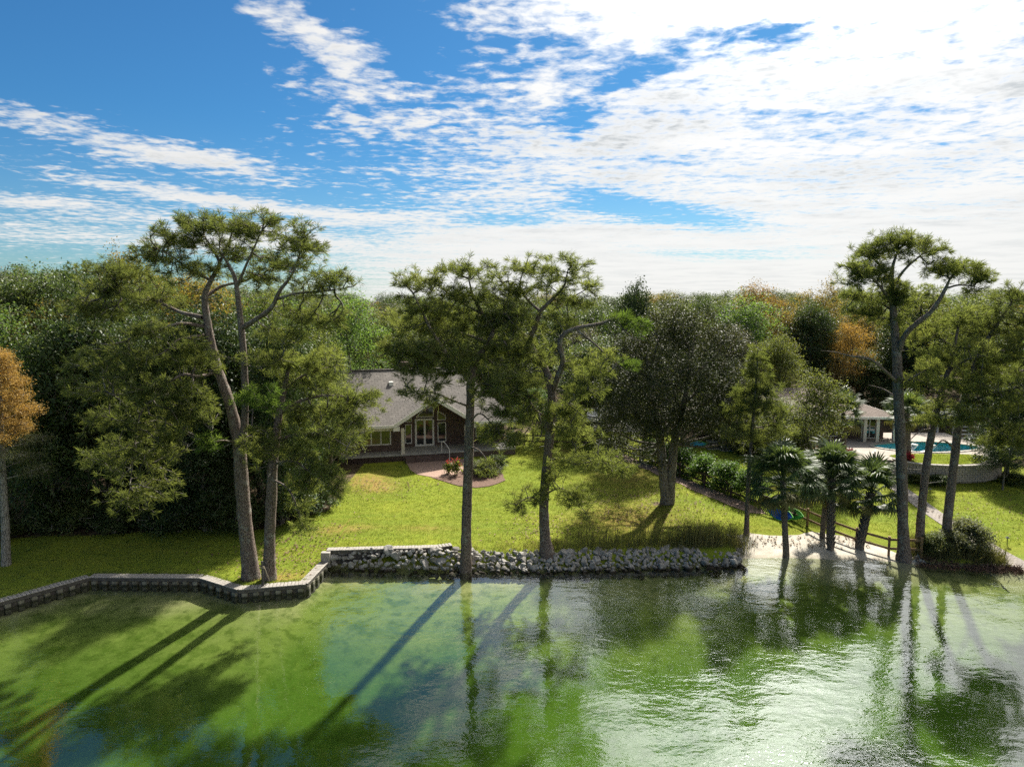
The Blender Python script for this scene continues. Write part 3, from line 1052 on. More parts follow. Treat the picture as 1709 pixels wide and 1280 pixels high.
# ------------------------------------------------------------------ broadleaf trees: shapes shared by the woods
def broad_shape(seed, R_=5.0, Ht=12.0, low=0.28, nl=9, clumps=620, nleaf=30, L=0.20, W=0.115, trunkr=0.24, spread=0.36, squash=0.8, ragged=0.2):
    """trunk and crown arrays for a tree of height Ht and crown radius R_ standing at the origin"""
    rs = np.random.RandomState(seed)
    zc = Ht * (low + 1) / 2
    trunk = catmull(np.array([[0, 0, -0.3, trunkr * 1.5], [0.05, 0, 0.5, trunkr * 1.1], [rs.normal(0, .2), rs.normal(0, .2), Ht * low, trunkr], [rs.normal(0, .4), rs.normal(0, .4), zc, trunkr * 0.6], [rs.normal(0, .6), rs.normal(0, .6), Ht * 0.86, trunkr * 0.25]]), 5)
    limbs, pts = [], []
    for k in range(nl):
        a = 2.4 * k + rs.uniform(-.4, .4)
        f = (k + 0.5) / nl
        zl = Ht * (low + 0.12 + 0.66 * f)
        rr = R_ * math.sin(math.pi * min(1, max(0.12, 0.30 + 0.62 * f))) * rs.uniform(0.42, 0.70)
        c = np.array([math.cos(a) * rr, math.sin(a) * rr, zl])
        lr = R_ * rs.uniform(0.36, 0.52)
        z0 = max(Ht * low * 0.9, zl - rr * 0.9)
        j = np.argmin(np.abs(trunk[:, 2] - z0))
        st = trunk[j, :3]
        mid = (st + c) / 2 + np.array([0, 0, -0.25 * rr]) + rs.normal(0, .25, 3)
        limbs.append(catmull(np.array([[*st, trunkr * 0.42], [*mid, trunkr * 0.28], [*c, trunkr * 0.10]]), 5))
        pts.append(lobe_points(c, np.array([lr, lr, lr * squash]), int(clumps / nl), rs, 0.33))
    top = np.array([0, 0, Ht - R_ * 0.36])
    pts.append(lobe_points(top, np.array([R_ * 0.5, R_ * 0.5, R_ * 0.38]), int(clumps / nl), rs, 0.35))
    pts = np.vstack(pts)
    pts = pts + rs.normal(0, ragged, pts.shape)
    nodes = np.vstack([trunk[len(trunk) // 2:, :3]] + [l_[:, :3] for l_ in limbs])
    tv, tq, _ = grow(pts, nodes, rs, 0.3, 0.9, 0.12, 0.013, 0.10)
    lm = limb_mesh([trunk] + limbs, 7, seed)
    lv, lq = leaves(pts, rs, nleaf, spread, L, W)
    wood_v = np.vstack([lm[0], tv])
    wood_q = np.vstack([lm[1], tq + len(lm[0])])
    return mesh_np('trunk', wood_v, wood_q, False), mesh_np('crown', lv, lq, False)


SHAPES = {}
TOPS = {}


def shape(kind):
    if kind not in SHAPES:
        if kind.startswith('oak'):
            SHAPES[kind] = broad_shape(10 + int(kind[3:]), 5.0, 12.0, 0.18, 11, 760, 30, 0.21, 0.125)
        elif kind.startswith('airy'):
            SHAPES[kind] = broad_shape(40 + int(kind[4:]), 4.4, 12.0, 0.24, 10, 560, 22, 0.20, 0.12, spread=0.33, ragged=0.35)
        elif kind.startswith('mag'):
            SHAPES[kind] = broad_shape(70 + int(kind[3:]), 4.6, 12.0, 0.04, 13, 900, 26, 0.26, 0.125, spread=0.33, squash=0.95)
        elif kind.startswith('bush'):
            SHAPES[kind] = broad_shape(90 + int(kind[4:]), 1.2, 2.0, 0.06, 8, 170, 34, 0.13, 0.062, 0.05, 0.17, 0.85, 0.09)
        elif kind.startswith('small'):
            SHAPES[kind] = broad_shape(120 + int(kind[5:]), 2.6, 6.5, 0.36, 9, 380, 22, 0.15, 0.085, 0.10, 0.24, 0.7, 0.2)
    if kind not in TOPS:
        me = SHAPES[kind][1]
        co = np.empty(len(me.vertices) * 3, np.float32)
        me.vertices.foreach_get('co', co)
        TOPS[kind] = float(np.percentile(co[2::3], 99.7))
    return SHAPES[kind]


DIM = {'oak': (5.0, 12.0), 'airy': (4.4, 12.0), 'mag': (4.6, 12.0), 'bush': (1.2, 2.0), 'small': (2.6, 6.5)}


def plant(kind, mat, x, y, height, rad, label, cat='tree', group=None, name=None, rz=None, bark='oak_bark', z=None, rs=random.Random(5)):
    key = kind.rstrip('0123456789')
    tr, cr = shape(kind)
    R0, H0 = DIM[key]
    H0 = TOPS[kind]
    t = thing(name or ('shrub' if key == 'bush' else 'broadleaf_tree'), label, cat, (x, y, gzf(x, y) if z is None else z), rs.uniform(0, 6.28) if rz is None else rz, group)
    s = (rad / R0, rad / R0, height / H0)
    a = link('trunk', tr, M[bark], t, scale=s)
    b = link('crown', cr, M[mat], t, scale=s)
    b['kind'] = 'stuff'
    return t


def plant_px(kind, mat, px, pytop, Y, wpx, label, **kw):
    p = D(px, pytop, Y)
    zg = kw.get('z', None)
    zg = gzf(p[0], Y) if zg is None else zg
    return plant(kind, mat, p[0], Y, max(1.0, p[2] - zg), wpx * Y / F / 2, label, **kw)


# ------------------------------------------------------------------ palms
def frond_mesh(seed, L=0.95, pet=0.95, nseg=26, droop=0.5):
    """fan frond: a stalk and a split fan, pointing along +X"""
    rs = np.random.RandomState(seed)
    V, Fc = [], []

    def add(vs, fs):
        n = len(V)
        V.extend([tuple(v) for v in vs])
        Fc.extend([tuple(i + n for i in f) for f in fs])
    # stalk
    for k in range(4):
        x0, x1 = pet * k / 4, pet * (k + 1) / 4
        z0, z1 = 0.12 * math.sin(x0 / pet * 1.6), 0.12 * math.sin(x1 / pet * 1.6)
        w0 = 0.022 - 0.002 * k
        add([(x0, -w0, z0), (x0, w0, z0), (x1, w0, z1), (x1, -w0, z1), (x0, 0, z0 - 0.03), (x1, 0, z1 - 0.03)], [(0, 1, 2, 3), (0, 3, 5, 4), (1, 4, 5, 2)])
    hub = np.array([pet, 0, 0.12])
    for k in range(nseg):
        f = (k + 0.5) / nseg * 2 - 1
        a = f * 1.95 + rs.normal(0, 0.02)
        ln = L * (1.0 - 0.28 * abs(f)) * rs.uniform(0.9, 1.08)
        d = np.array([math.cos(a), math.sin(a), 0.0])
        s = np.array([-math.sin(a), math.cos(a), 0.0])
        wd = 0.05
        rise = 0.16 * math.cos(f * 1.5) - 0.10 * abs(f)
        dr_ = droop * rs.uniform(0.6, 1.3)
        p1 = hub + d * ln * 0.45 + np.array([0.05, 0, rise * 0.6 + 0.02])
        p2 = hub + d * ln * 0.75 + np.array([0.05, 0, rise * 0.7 - dr_ * 0.12])
        p3 = hub + d * ln * 0.96 + np.array([0.03, 0, rise * 0.5 - dr_ * 0.42]) + rs.normal(0, 0.02, 3)
        up = np.array([0, 0, 0.018])
        add([hub, p1 - s * wd, p1 + up, p1 + s * wd, p2 - s * wd * .6, p2 + s * wd * .6, p3], [(0, 1, 2), (0, 2, 3), (1, 4, 2), (2, 4, 5), (2, 5, 3), (4, 6, 5)])
    me = bpy.data.meshes.new('frond')
    me.from_pydata(V, [], Fc)
    return me


FRONDS = []


def palm(label, base_px, Y, top_py, lean=0.0, r=0.19, nf=34, size=1.0, seed=0, boots=False, group=None, dead=4):
    if not FRONDS:
        FRONDS.extend([frond_mesh(k, 0.98 + 0.06 * k, 1.0 + 0.1 * k, 26, 0.45 + 0.2 * k) for k in range(4)])
    rs = np.random.RandomState(seed)
    b = D(base_px[0], base_px[1], Y)
    b[2] = gzf(b[0], b[1])
    top = D(base_px[0] + lean, top_py, Y)
    ht = top[2] - b[2]
    t = thing('palm_tree', label, 'palm tree', tuple(b), 0, group)
    dx_ = top[0] - b[0]
    path = catmull(np.array([[0, 0, -0.3, r * 1.35], [0.02, 0, 0.25, r * 1.12], [dx_ * 0.35, 0, ht * 0.4, r], [dx_ * 0.75, 0.05, ht * 0.8, r * 1.02], [dx_, 0.05, ht, r * 0.9]]), 8)
    V, Q = limb_mesh([path], 12, seed)
    link('trunk', mesh_np('trunk', V, Q, True), M['palm_bark'], t)
    if boots:
        mb = MB()
        z = 0.25
        k = 0
        while z < ht - 0.1:
            c = np.array([np.interp(z, path[:, 2], path[:, 0]), 0.02, z])
            for j in range(6):
                a = k * 0.52 + j * math.pi / 3
                d = Vector((math.cos(a), math.sin(a), 0))
                s = Vector((-math.sin(a), math.cos(a), 0))
                p = Vector(c) + d * r * 0.85
                q_ = p + d * 0.13 + Vector((0, 0, 0.24))
                mb.add([p - s * 0.08, p + s * 0.08, q_ + s * 0.035, q_ - s * 0.035, p + d * 0.07 - s * 0.05, p + d * 0.07 + s * 0.05], [(0, 1, 2, 3), (4, 5, 1, 0), (5, 4, 3, 2), (0, 3, 4), (1, 5, 2)])
            z += 0.17
            k += 1
        mb.build('leaf_bases', M['palm_bark'], t)['kind'] = 'stuff'
    for i in range(nf):
        f = i / (nf - 1)
        a = i * 2.39996 + rs.normal(0, 0.15)
        el_ = R(82) - f * R(128) + rs.normal(0, 0.10)
        sc = size * rs.uniform(0.88, 1.12) * (0.8 + 0.2 * math.sin(math.pi * min(1, f + .25)))
        o = link('frond', FRONDS[i % 4], M['palm'] if i < nf - dead else M['reed'], t, (dx_, 0.05, ht - 0.05 - 0.25 * f * size))
        o.rotation_euler = (Matrix.Rotation(a, 4, 'Z') @ Matrix.Rotation(-el_, 4, 'Y') @ Matrix.Rotation(rs.normal(0, 0.35), 4, 'X')).to_euler()
        o.scale = (sc, sc, sc)
    return t

# ------------------------------------------------------------------ seawall
def seawall(label, pts, ztop, cap, piles=True):
    t = thing('seawall', label, 'seawall', (pts[0][0], pts[0][1], 0))
    o = np.array([pts[0][0], pts[0][1]])
    plank = MB().box(-0.082, 0.082, -0.10, cap, -0.05, 0).build('plank', M['cap_wood'], t, 0.008)
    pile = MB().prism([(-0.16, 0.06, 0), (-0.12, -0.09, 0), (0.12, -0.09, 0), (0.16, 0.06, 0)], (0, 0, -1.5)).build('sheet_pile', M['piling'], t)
    fp, fl = False, False
    rr = random.Random(3)
    for a, b in zip(pts[:-1], pts[1:]):
        a, b = np.array(a, float), np.array(b, float)
        L = np.linalg.norm(b - a)
        d = (b - a) / L
        ang = math.atan2(d[1], d[0])
        n = int(L / 0.176)
        for k in range(n):
            p = a + d * (k + 0.5) * L / n - o
            q_ = plank if not fp else link('plank', plank.data, None, t)
            fp = True
            q_.location = (p[0], p[1], ztop + rr.uniform(-.006, .006))
            q_.rotation_euler = (rr.uniform(-.012, .012), 0, ang + rr.uniform(-.012, .012))
        if piles:
            n = int(L / 0.52)
            for k in range(n):
                p = a + d * (k + 0.5) * L / n - o
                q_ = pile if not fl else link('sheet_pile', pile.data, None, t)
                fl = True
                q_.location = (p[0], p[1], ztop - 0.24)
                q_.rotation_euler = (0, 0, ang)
        s = np.array([-d[1], d[0]])
        pa, pb = a - o, b - o
        MB().bar((*(pa - s * 0.02), ztop - 0.145), (*(pb - s * 0.02), ztop - 0.145), 0.10, 0.17).build('waler', M['dock_wood'], t, 0.01)  # waler and back wall: shade below the cap painted in as darker wood
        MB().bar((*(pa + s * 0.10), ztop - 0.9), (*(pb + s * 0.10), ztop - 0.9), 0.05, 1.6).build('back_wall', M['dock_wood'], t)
    if not piles:
        bpy.data.objects.remove(pile)
    return t


seawall('low weathered plank capped seawall zigzagging below the shaded left lawn', [(-28.1, 29.2), (-25.27, 32.6), (-22.72, 35.66), (-16.71, 35.56), (-14.07, 34.04), (-10.82, 34.75), (-10.5, 37.75)], 0.48, 0.42)
seawall('straight plank capped seawall along the top of the rock bank', [(-10.62, 38.2), (-4.4, 38.65), (-3.5, 39.0)], 1.02, 0.36, False)
box('return_step', M['cap_wood'], None, -10.86, -10.36, 37.80, 38.12, 0.1, 0.97, 0.01)
bpy.data.objects['return_step'].parent = bpy.data.objects['seawall']
bpy.data.objects['return_step'].matrix_parent_inverse = Matrix.Translation(bpy.data.objects['seawall'].location).inverted()

t = thing('mooring_post', 'thin grey wooden post with rope standing on the seawall below the twin pine', 'post', (-12.95, 34.45, 0.45))
MB().tube([(0, 0, -.1), (0.01, 0, 0.7), (0.0, 0, 1.35)], [0.075, 0.07, 0.06], 9).build('post', M['dock_wood'], t)
rp = [(0.09 * math.cos(a), 0.09 * math.sin(a), 0.95 + 0.012 * a) for a in np.linspace(0, 12, 40)] + [(0.15, 0, 0.9), (0.22, 0.1, 0.5), (0.24, 0.35, 0.12)]
MB().tube(rp, 0.02, 5).build('rope', M['rope'], t)

# ------------------------------------------------------------------ rock bank
def stone_mesh(seed):
    rs = np.random.RandomState(seed)
    bm = bmesh.new()
    P = unit(rs.normal(0, 1, (16, 3))) * np.array([0.5, 0.40, 0.34]) * rs.uniform(0.82, 1.1, (16, 1))
    for p in P:
        bm.verts.new(p)
    bmesh.ops.convex_hull(bm, input=bm.verts[:])
    for v in [v for v in bm.verts if not v.link_faces]:
        bm.verts.remove(v)
    bmesh.ops.bevel(bm, geom=list(bm.edges), offset=0.03, segments=1, affect='EDGES')
    bmesh.ops.triangulate(bm, faces=bm.faces[:])
    me = bpy.data.meshes.new('stone')
    bm.to_mesh(me)
    bm.free()
    return me


STN = [stone_mesh(k) for k in range(9)]
bank = thing('rock_bank', 'bank of loose grey boulders between the lawn and the water', 'rock bank', (1.4, 38.2, 0))
rs = np.random.RandomState(11)
cand = []
for x in np.arange(-10.35, 13.6, 0.215):
    wdt = 1.75 if x < 12.5 else 1.4
    for f in np.arange(0.0, 1.0, 0.125):
        xx = x + rs.uniform(-.12, .12)
        tt = -0.15 + f * wdt + rs.uniform(-.1, .1)
        if x < -3.4 and tt > 0.85:
            continue
        yy = ys(xx) + tt
        zz_ = -0.14 + 0.86 * min(1, max(0, (tt + 0.15) / 1.35)) ** 0.85
        if x < -3.4:
            zz_ = -0.14 + 1.08 * min(1, max(0, (tt + 0.15) / 0.85)) ** 0.8
        if xx > 11:
            zz_ *= 0.75
        cand.append((xx, yy, zz_, rs.uniform(0.20, 0.46) * (1.7 if rs.rand() < 0.12 else 1.0)))
vis = sorted(cand, key=lambda c: -c[3] * (1.0 if c[2] > 0.02 else 0.45))
jv, jf, nb_ = [], [], 0
for i, (x, y, z, s) in enumerate(vis):
    me = STN[i % 9]
    rot = Matrix.Rotation(rs.uniform(0, 6.28), 4, 'Z') @ Matrix.Rotation(rs.normal(0, .5), 4, 'X') @ Matrix.Rotation(rs.normal(0, .5), 4, 'Y')
    sc = (s * rs.uniform(.9, 1.25), s * rs.uniform(.85, 1.15), s * rs.uniform(.85, 1.2))
    if i < 300:
        o = link('stone', me, M['stone'], bank, (x - 1.4, y - 38.2, z), rot.to_euler(), sc)
    else:
        mt = Matrix.Translation((x - 1.4, y - 38.2, z - 0.04)) @ rot @ Matrix.Diagonal((*sc, 1))
        jv += [tuple(mt @ v.co) for v in me.vertices]
        jf += [tuple(k + nb_ for k in p.vertices) for p in me.polygons]
        nb_ += len(me.vertices)
jm = bpy.data.meshes.new('small_stones')
jm.from_pydata(jv, [], jf)
tag(link('small_stones', jm, M['stone'], bank), kind='stuff')

# ------------------------------------------------------------------ brick house
HZ = 1.4
O_ = (-14.38, 56.99)
hs = thing('brick_house', 'brown brick house with grey shingle roof and gabled porch across the lawn', 'house', (O_[0], O_[1], HZ), R(15))
FL = 0.60
MB().box(-0.1, 15.2, 0.02, 3.2, -0.3, 0.46).box(-0.1, 5.2, 0.02, 0.5, -.3, .459).build('porch_base', M['brick'], hs)
MB().box(-0.13, 15.23, -0.03, 3.2, 0.463, FL).build('porch_floor', M['concrete'], hs, 0.01)
# walls
wl = MB()
wl.box(0.95, 5.25, 1.5, 1.8, FL - .05, 3.35)
wl.box(5.0, 5.25, 1.81, 3.2, FL - .05, 3.35)
wl.prism([(5.26, 2.9, FL - .05), (11.2, 2.9, FL - .05), (11.2, 2.9, 3.28), (7.95, 2.9, 5.2), (5.26, 2.9, 3.6)], (0, 0.3, 0))
wl.box(11.21, 14.9, 2.9, 3.2, FL - .05, 3.9)
wl.box(14.6, 14.9, 3.21, 14.8, -.3, 3.3)
wl.box(-0.05, 0.25, 2.6, 14.8, -.3, 3.3)
wl.prism([(-0.04, 2.61, 3.3), (-0.04, 14.8, 3.3), (-0.04, 7.5, 6.75)], (0.28, 0, 0))
wl.box(-0.05, 14.9, 14.81, 15.1, -.3, 3.3)
wl.box(0.0, 0.94, 2.3, 2.6, FL - .05, 3.3)
wl.box(0.80, 0.95, 1.81, 2.6, FL - .05, 3.3)
wl.build('wall', M['brick'], hs)
MB().box(0.12, 0.78, 2.24, 2.298, FL, 2.65).build('side_door', M['dark_wood'], hs)
# roof
zE, zR, vE, vR = 3.10, 7.0, -0.40, 7.5
th = Vector((0, 0, 0.16))
rf = MB()
rf.prism([(-0.35, vE, zE), (4.46, vE, zE), (4.46, vE + .05, zE + .025), (7.95, 4.2, zE + (zR - zE) / (vR - vE) * 4.6), (11.44, vE + .05, zE + .025), (11.44, vE, zE), (15.3, vE, zE), (11.6, vR, zR), (-0.35, vR, zR)], th)
rf.prism([(-0.35, 15.4, zE), (-0.35, vR + .003, zR), (11.6, vR + .003, zR), (15.3, 15.4, zE)], th)
rf.prism([(15.303, vE + .01, zE), (15.303, 15.39, zE), (11.604, vR, zR)], th)
roof = rf.build('roof', M['shingle'], hs)
MB().bar((-0.33, vR, zR + 0.20), (11.55, vR, zR + 0.20), 0.34, 0.06).build('ridge_cap', M['shingle'], roof)
# gable roof, built turned so that its shingle courses run with the slope
gr = MB()
for s in (1, -1):
    uE = 3.5 * s
    gr.prism([(vE - 0.12, uE * 1.0, 3.14 - 0.0), (vE - 0.12, 0.004 * s, 5.36), (4.55, 0.004 * s, 5.36), (0.05, uE, 3.14)], (0, 0, 0.15))
g_ = gr.build('gable_roof', M['shingle'], hs)
g_.rotation_euler = (0, 0, R(90))
g_.location = (7.95, 0, 0)
# trim: fascia, rake boards, soffit
for nm, p, q_, wd, ht in [('fascia', (-0.35, vE - 0.03, 3.12), (4.42, vE - 0.03, 3.12), .05, .24), ('fascia', (11.5, vE - 0.03, 3.12), (15.35, vE - 0.03, 3.12), .05, .24),
                          ('rake_board', (4.40, vE - 0.15, 3.12), (7.95, vE - 0.15, 5.38), .05, .30), ('rake_board', (11.50, vE - 0.152, 3.12), (7.95, vE - 0.152, 5.38), .05, .30),
                          ('gable_beam', (-0.30, 0.16, 2.86), (4.40, 0.16, 2.86), .26, .32), ('gable_beam', (11.5, 0.16, 2.86), (15.1, 0.16, 2.86), .26, .32)]:
    MB().bar(p, q_, wd, ht).build(nm, M['white'], hs)
MB().prism([(-0.3, vE, 3.02), (15.2, vE, 3.02), (15.2, 1.45, 3.04), (-0.3, 1.45, 3.04)][:4], (0, 0, -0.03)).build('soffit_tmp', M['white'], hs)
bpy.data.objects.remove(bpy.data.objects['soffit_tmp'])
MB().box(-0.3, 4.38, vE, 1.49, 3.03, 3.06).box(11.55, 15.2, vE, 2.89, 3.03, 3.06).build('soffit', M['cream'], hs)
for s in (1, -1):
    MB().prism([(7.95 - 3.48 * s, vE - .1, 3.08), (7.95, vE - .1, 5.29), (7.95, 2.88, 5.29), (7.95 - 3.48 * s, 2.88, 3.08)], (0, 0, -0.03)).build('soffit', M['cream'], hs)
MB().box(4.36, 4.9, vE - .10, 1.49, 2.72, 3.10).build('box_return', M['white'], hs)
MB().box(11.0, 11.54, vE - .10, 1.49, 2.72, 3.10).build('box_return', M['white'], hs)
for u in (0.15, 5.2, 10.75, 15.0):
    c = box('column', M['cream'], hs, u - .14, u + .14, .05, .33, FL, 2.85, 0.012)
    box('column_base', M['cream'], c, u - .19, u + .19, 0.0, .38, FL, FL + .14, .01)
    box('column_cap', M['cream'], c, u - .18, u + .18, 0.01, .37, 2.60, 2.69, .01)


def window(parent, poly, v, nm='window', bars=(), fw=0.07, door=False):
    """poly in (u, z); frame of bars round a recessed pane"""
    f = MB()
    n = len(poly)
    cu, cz = sum(p[0] for p in poly) / n, sum(p[1] for p in poly) / n
    for i in range(n):
        a, b = poly[i], poly[(i + 1) % n]
        ia = (a[0] + (cu - a[0]) * 0.0, a[1])
        d = Vector((b[0] - a[0], 0, b[1] - a[1])).normalized() * fw / 2
        f.bar((a[0] - d.x, v - 0.05 - 0.001 * i, a[1] - d.z), (b[0] + d.x, v - 0.05 - 0.001 * i, b[1] + d.z), 0.09, fw) if abs(d.z) < abs(d.x) * 50 else f.box(min(a[0], b[0]) - fw / 2, max(a[0], b[0]) + fw / 2, v - .096 - .001 * i, v - .006, min(a[1], b[1]) - fw / 2, max(a[1], b[1]) + fw / 2)
    o = f.build(nm, M['white'], parent)
    MB().prism([(p[0], v - 0.035, p[1]) for p in poly], (0, 0.02, 0)).build('pane', M['glass'], o)
    for (u0, z0, u1, z1, w_) in bars:
        MB().box(u0 - w_ / 2, u1 + w_ / 2, v - 0.09, v - 0.01, z0 - w_ / 2 * (z0 != z1 or u0 == u1) * 0, z1) .build('mullion', M['white'], o) if u0 == u1 else MB().box(u0, u1, v - .09, v - .01, z0 - w_ / 2, z0 + w_ / 2).build('mullion', M['white'], o)
    return o


window(hs, [(1.80, 1.25), (4.27, 1.25), (4.27, 2.68), (1.80, 2.68)], 1.5, bars=[(2.62, 1.28, 2.62, 2.65, .10), (3.45, 1.28, 3.45, 2.65, .10)], fw=.10)
dr_ = window(hs, [(6.66, 0.70), (7.45, 0.70), (7.45, 3.05), (6.66, 3.05)], 2.9, 'french_door', fw=0.17)
box('handle', M['metal_dark'], dr_, 7.36, 7.39, 2.77, 2.79, 1.6, 1.8)
window(hs, [(7.47, 0.70), (8.24, 0.70), (8.24, 3.05), (7.47, 3.05)], 2.895, 'french_door', fw=0.17)
window(hs, [(5.72, .94), (6.27, .94), (6.27, 2.64), (5.72, 2.64)], 2.9)
window(hs, [(8.67, .96), (9.38, .96), (9.38, 2.69), (8.67, 2.69)], 2.9)
window(hs, [(6.72, 3.29), (8.26, 3.29), (8.26, 4.22), (7.95, 4.20), (7.5, 3.98), (7.05, 3.66)], 2.9)
window(hs, [(8.65, 2.95), (9.38, 2.95), (9.38, 3.35), (8.65, 3.76)], 2.9)
window(hs, [(5.72, 2.90), (6.30, 2.90), (6.30, 3.20), (5.72, 2.98)], 2.9)
window(hs, [(12.2, 1.25), (13.9, 1.25), (13.9, 2.68), (12.2, 2.68)], 2.9, bars=[(13.05, 1.28, 13.05, 2.65, .08)])
MB().box(5.35, 9.3, -0.45, -0.04, -.3, 0.40).build('step', M['brick'], hs)
MB().box(5.9, 9.3, -0.90, -0.455, -.3, 0.20).build('step', M['brick'], hs)
MB().box(5.3, 6.05, -1.05, -0.46, -.3, 0.42).build('step_pier', M['brick'], hs)
for dv in (0, 0.0):
    MB().tube([(8.55, 0.1, FL), (8.55, 0.08, 1.45), (8.60, 0.0, 1.52), (8.72, -0.15, 1.52), (9.0, -0.75, 1.12), (9.06, -0.9, 1.0), (9.06, -0.95, 0.0)], 0.032, 7).build('handrail', M['white'], hs)
    break
vt = lambda u, v: zE + .16 + (zR - zE) / (vR - vE) * (v - vE)
box('roof_vent', M['white'], roof, 4.55, 4.95, 5.0, 5.5, vt(0, 5.0) - .05, vt(0, 5.0) + 0.36, .02)
MB().tube([(6.9, 6.0, vt(0, 6.0) - .1), (6.9, 6.0, vt(0, 6.0) + .4)], .06, 8).build('vent_pipe', M['grey_metal'], roof)
box('chimney', M['brick'], roof, 6.0, 6.9, 8.6, 9.4, 6.0, 7.75)

region_sheet('patio', [(-9.05, 57.9), (-8.3, 55.2), (-7.5, 53.9), (-6.2, 53.15), (-5.0, 53.2), (-4.2, 54.2), (-3.6, 55.6), (-3.3, 59.3)], M['patio'], 0.035, 0.6, label='red brown brick patio below the porch steps')
region_sheet('planting_bed', [(-6.5, 53.0), (-5.4, 52.2), (-4.0, 50.9), (-2.7, 50.5), (-1.3, 51.1), (-0.6, 52.4), (-0.9, 54.8), (-2.6, 56.3), (-3.7, 55.7), (-4.3, 54.2), (-5.0, 53.1)], M['mulch'], 0.045, 0.5, jitter=0.05, label='brown mulch planting bed beside the patio')
region_sheet('mulch_strip', [(17.2, 45.6), (16.2, 45.7), (12.3, 52.2), (9.0, 60.3), (10.1, 60.7), (13.4, 53.2), (17.3, 46.6)], M['pinestraw'], 0.03, 0.6, jitter=0.07, label='strip of pinkish mulch along the rail fence')
region_sheet('driveway', [(8.6, 71.5), (13.5, 70.5), (15, 80), (9, 82)], M['concrete'], 0.03, 1.0, label='pale driveway beyond the back lawn')

# ------------------------------------------------------------------ rail fence
def fence(label, pts, mat, rails=(0.45, 1.0), ht=1.15, span=2.4):
    z0 = gzf(*pts[0])
    t = thing('rail_fence', label, 'fence', (pts[0][0], pts[0][1], z0))
    P = [np.array(p, float) for p in pts]
    posts = []
    for a, b in zip(P[:-1], P[1:]):
        n = max(1, round(np.linalg.norm(b - a) / span))
        posts += [a + (b - a) * k / n for k in range(n)]
    posts.append(P[-1])
    po = MB().box(-.065, .065, -.065, .065, -.3, ht).build('post', mat, None, 0.012)
    cps = MB().box(-.08, .08, -.08, .08, ht + .001, ht + .04).build('post_cap', mat, None, 0.01)
    rr = random.Random(8)
    for i, p in enumerate(posts):
        z = gzf(p[0], p[1])
        loc = (p[0] - pts[0][0], p[1] - pts[0][1], z - z0)
        o = po if i == 0 else link('post', po.data, None)
        c = cps if i == 0 else link('post_cap', cps.data, None)
        o.parent = t
        o.location = loc
        nx = posts[min(i + 1, len(posts) - 1)] - posts[max(i - 1, 0)]
        o.rotation_euler = (rr.uniform(-.02, .02), rr.uniform(-.02, .02), math.atan2(nx[1], nx[0]))
        c.parent = o
        if i + 1 < len(posts):
            q_ = posts[i + 1]
            zq = gzf(q_[0], q_[1])
            for h_ in rails:
                MB().bar((loc[0], loc[1], loc[2] + h_), (q_[0] - pts[0][0], q_[1] - pts[0][1], zq - z0 + h_), 0.05, 0.14).build('rail', mat, t, 0.008)
    return t


fence('tan two rail wooden fence running up from the beach behind the palms', [(23.9, 38.9), (22.45, 39.7), (21.1, 40.9), (20.0, 42.2), (18.4, 44.9)], M['fence_wood'], span=1.7)
fence('dark weathered rail fence along the mulch strip and across the back lawn', [(18.2, 45.2), (17.2, 46.6), (13.2, 53.2), (9.9, 60.8), (8.0, 64.0), (1.2, 64.6)], M['fence_dark'], span=2.5)

# ------------------------------------------------------------------ kayaks, air conditioners, sheds
def kayak(label, x, y, z, rz, mat, rim, L=3.0, W=0.72, tilt=0.5, name='kayak'):
    t = thing(name, label, 'kayak', (x, y, z), rz)
    n, m = 17, 10
    V, Fc = [], []
    for i in range(n):
        f = i / (n - 1) * 2 - 1
        wv = W / 2 * max(0.03, (1 - abs(f) ** 2.4))
        up = 0.16 * f ** 2
        for k in range(m):
            a = math.pi + math.pi * k / (m - 1)
            V.append((f * L / 2, math.cos(a) * wv, math.sin(a) * 0.26 * (0.25 + 0.75 * (1 - f * f)) + up))
    for i in range(n - 1):
        for k in range(m - 1):
            Fc.append((i * m + k, i * m + k + 1, (i + 1) * m + k + 1, (i + 1) * m + k))
    dk = len(V)
    for i in range(n):
        f = i / (n - 1) * 2 - 1
        V.append((f * L / 2, 0, 0.16 * f * f + 0.05 - (0.13 if abs(f) < 0.35 else 0)))
    for i in range(n - 1):
        Fc.append((i * m, dk + i, dk + i + 1, (i + 1) * m))
        Fc.append((dk + i, i * m + m - 1, (i + 1) * m + m - 1, dk + i + 1))
    me = bpy.data.meshes.new('hull')
    me.from_pydata(V, [], Fc)
    h_ = link('hull', me, mat, t)
    for s in (0, m - 1):
        MB().tube([V[i * m + s] for i in range(n)], 0.035, 6).build('rim', rim, h_)
    st = MB().box(-0.35, 0.0, -0.2, 0.2, -0.08, -0.02).box(-0.42, -0.36, -0.2, 0.2, -0.05, 0.22).build('seat', M['metal_dark'], t)
    for o in (h_, st):
        o.rotation_euler = (tilt, 0, 0)
    return t


ka = math.atan2(53.2 - 46.6, 13.2 - 17.2)
kayak('blue kayak with lime rim lying on its side by the fence behind the palms', 17.9, 44.6, gzf(17.9, 44.6) + 0.36, ka, M['blueplastic'], M['limeplastic'], 2.0, .8, -1.0)
kayak('lime green kayak lying just behind the blue one at the fence', 18.55, 44.75, gzf(18.5, 44.7) + 0.40, ka, M['limeplastic'], M['limeplastic'], 2.2, .75, -1.0)
kayak('teal kayak lying on the neighbouring lawn beside the air conditioners', 16.7, 63.6, gzf(16.7, 63.6) + 0.35, R(-8), M['tealplastic'], M['limeplastic'], 2.9, 0.85, 0.9)


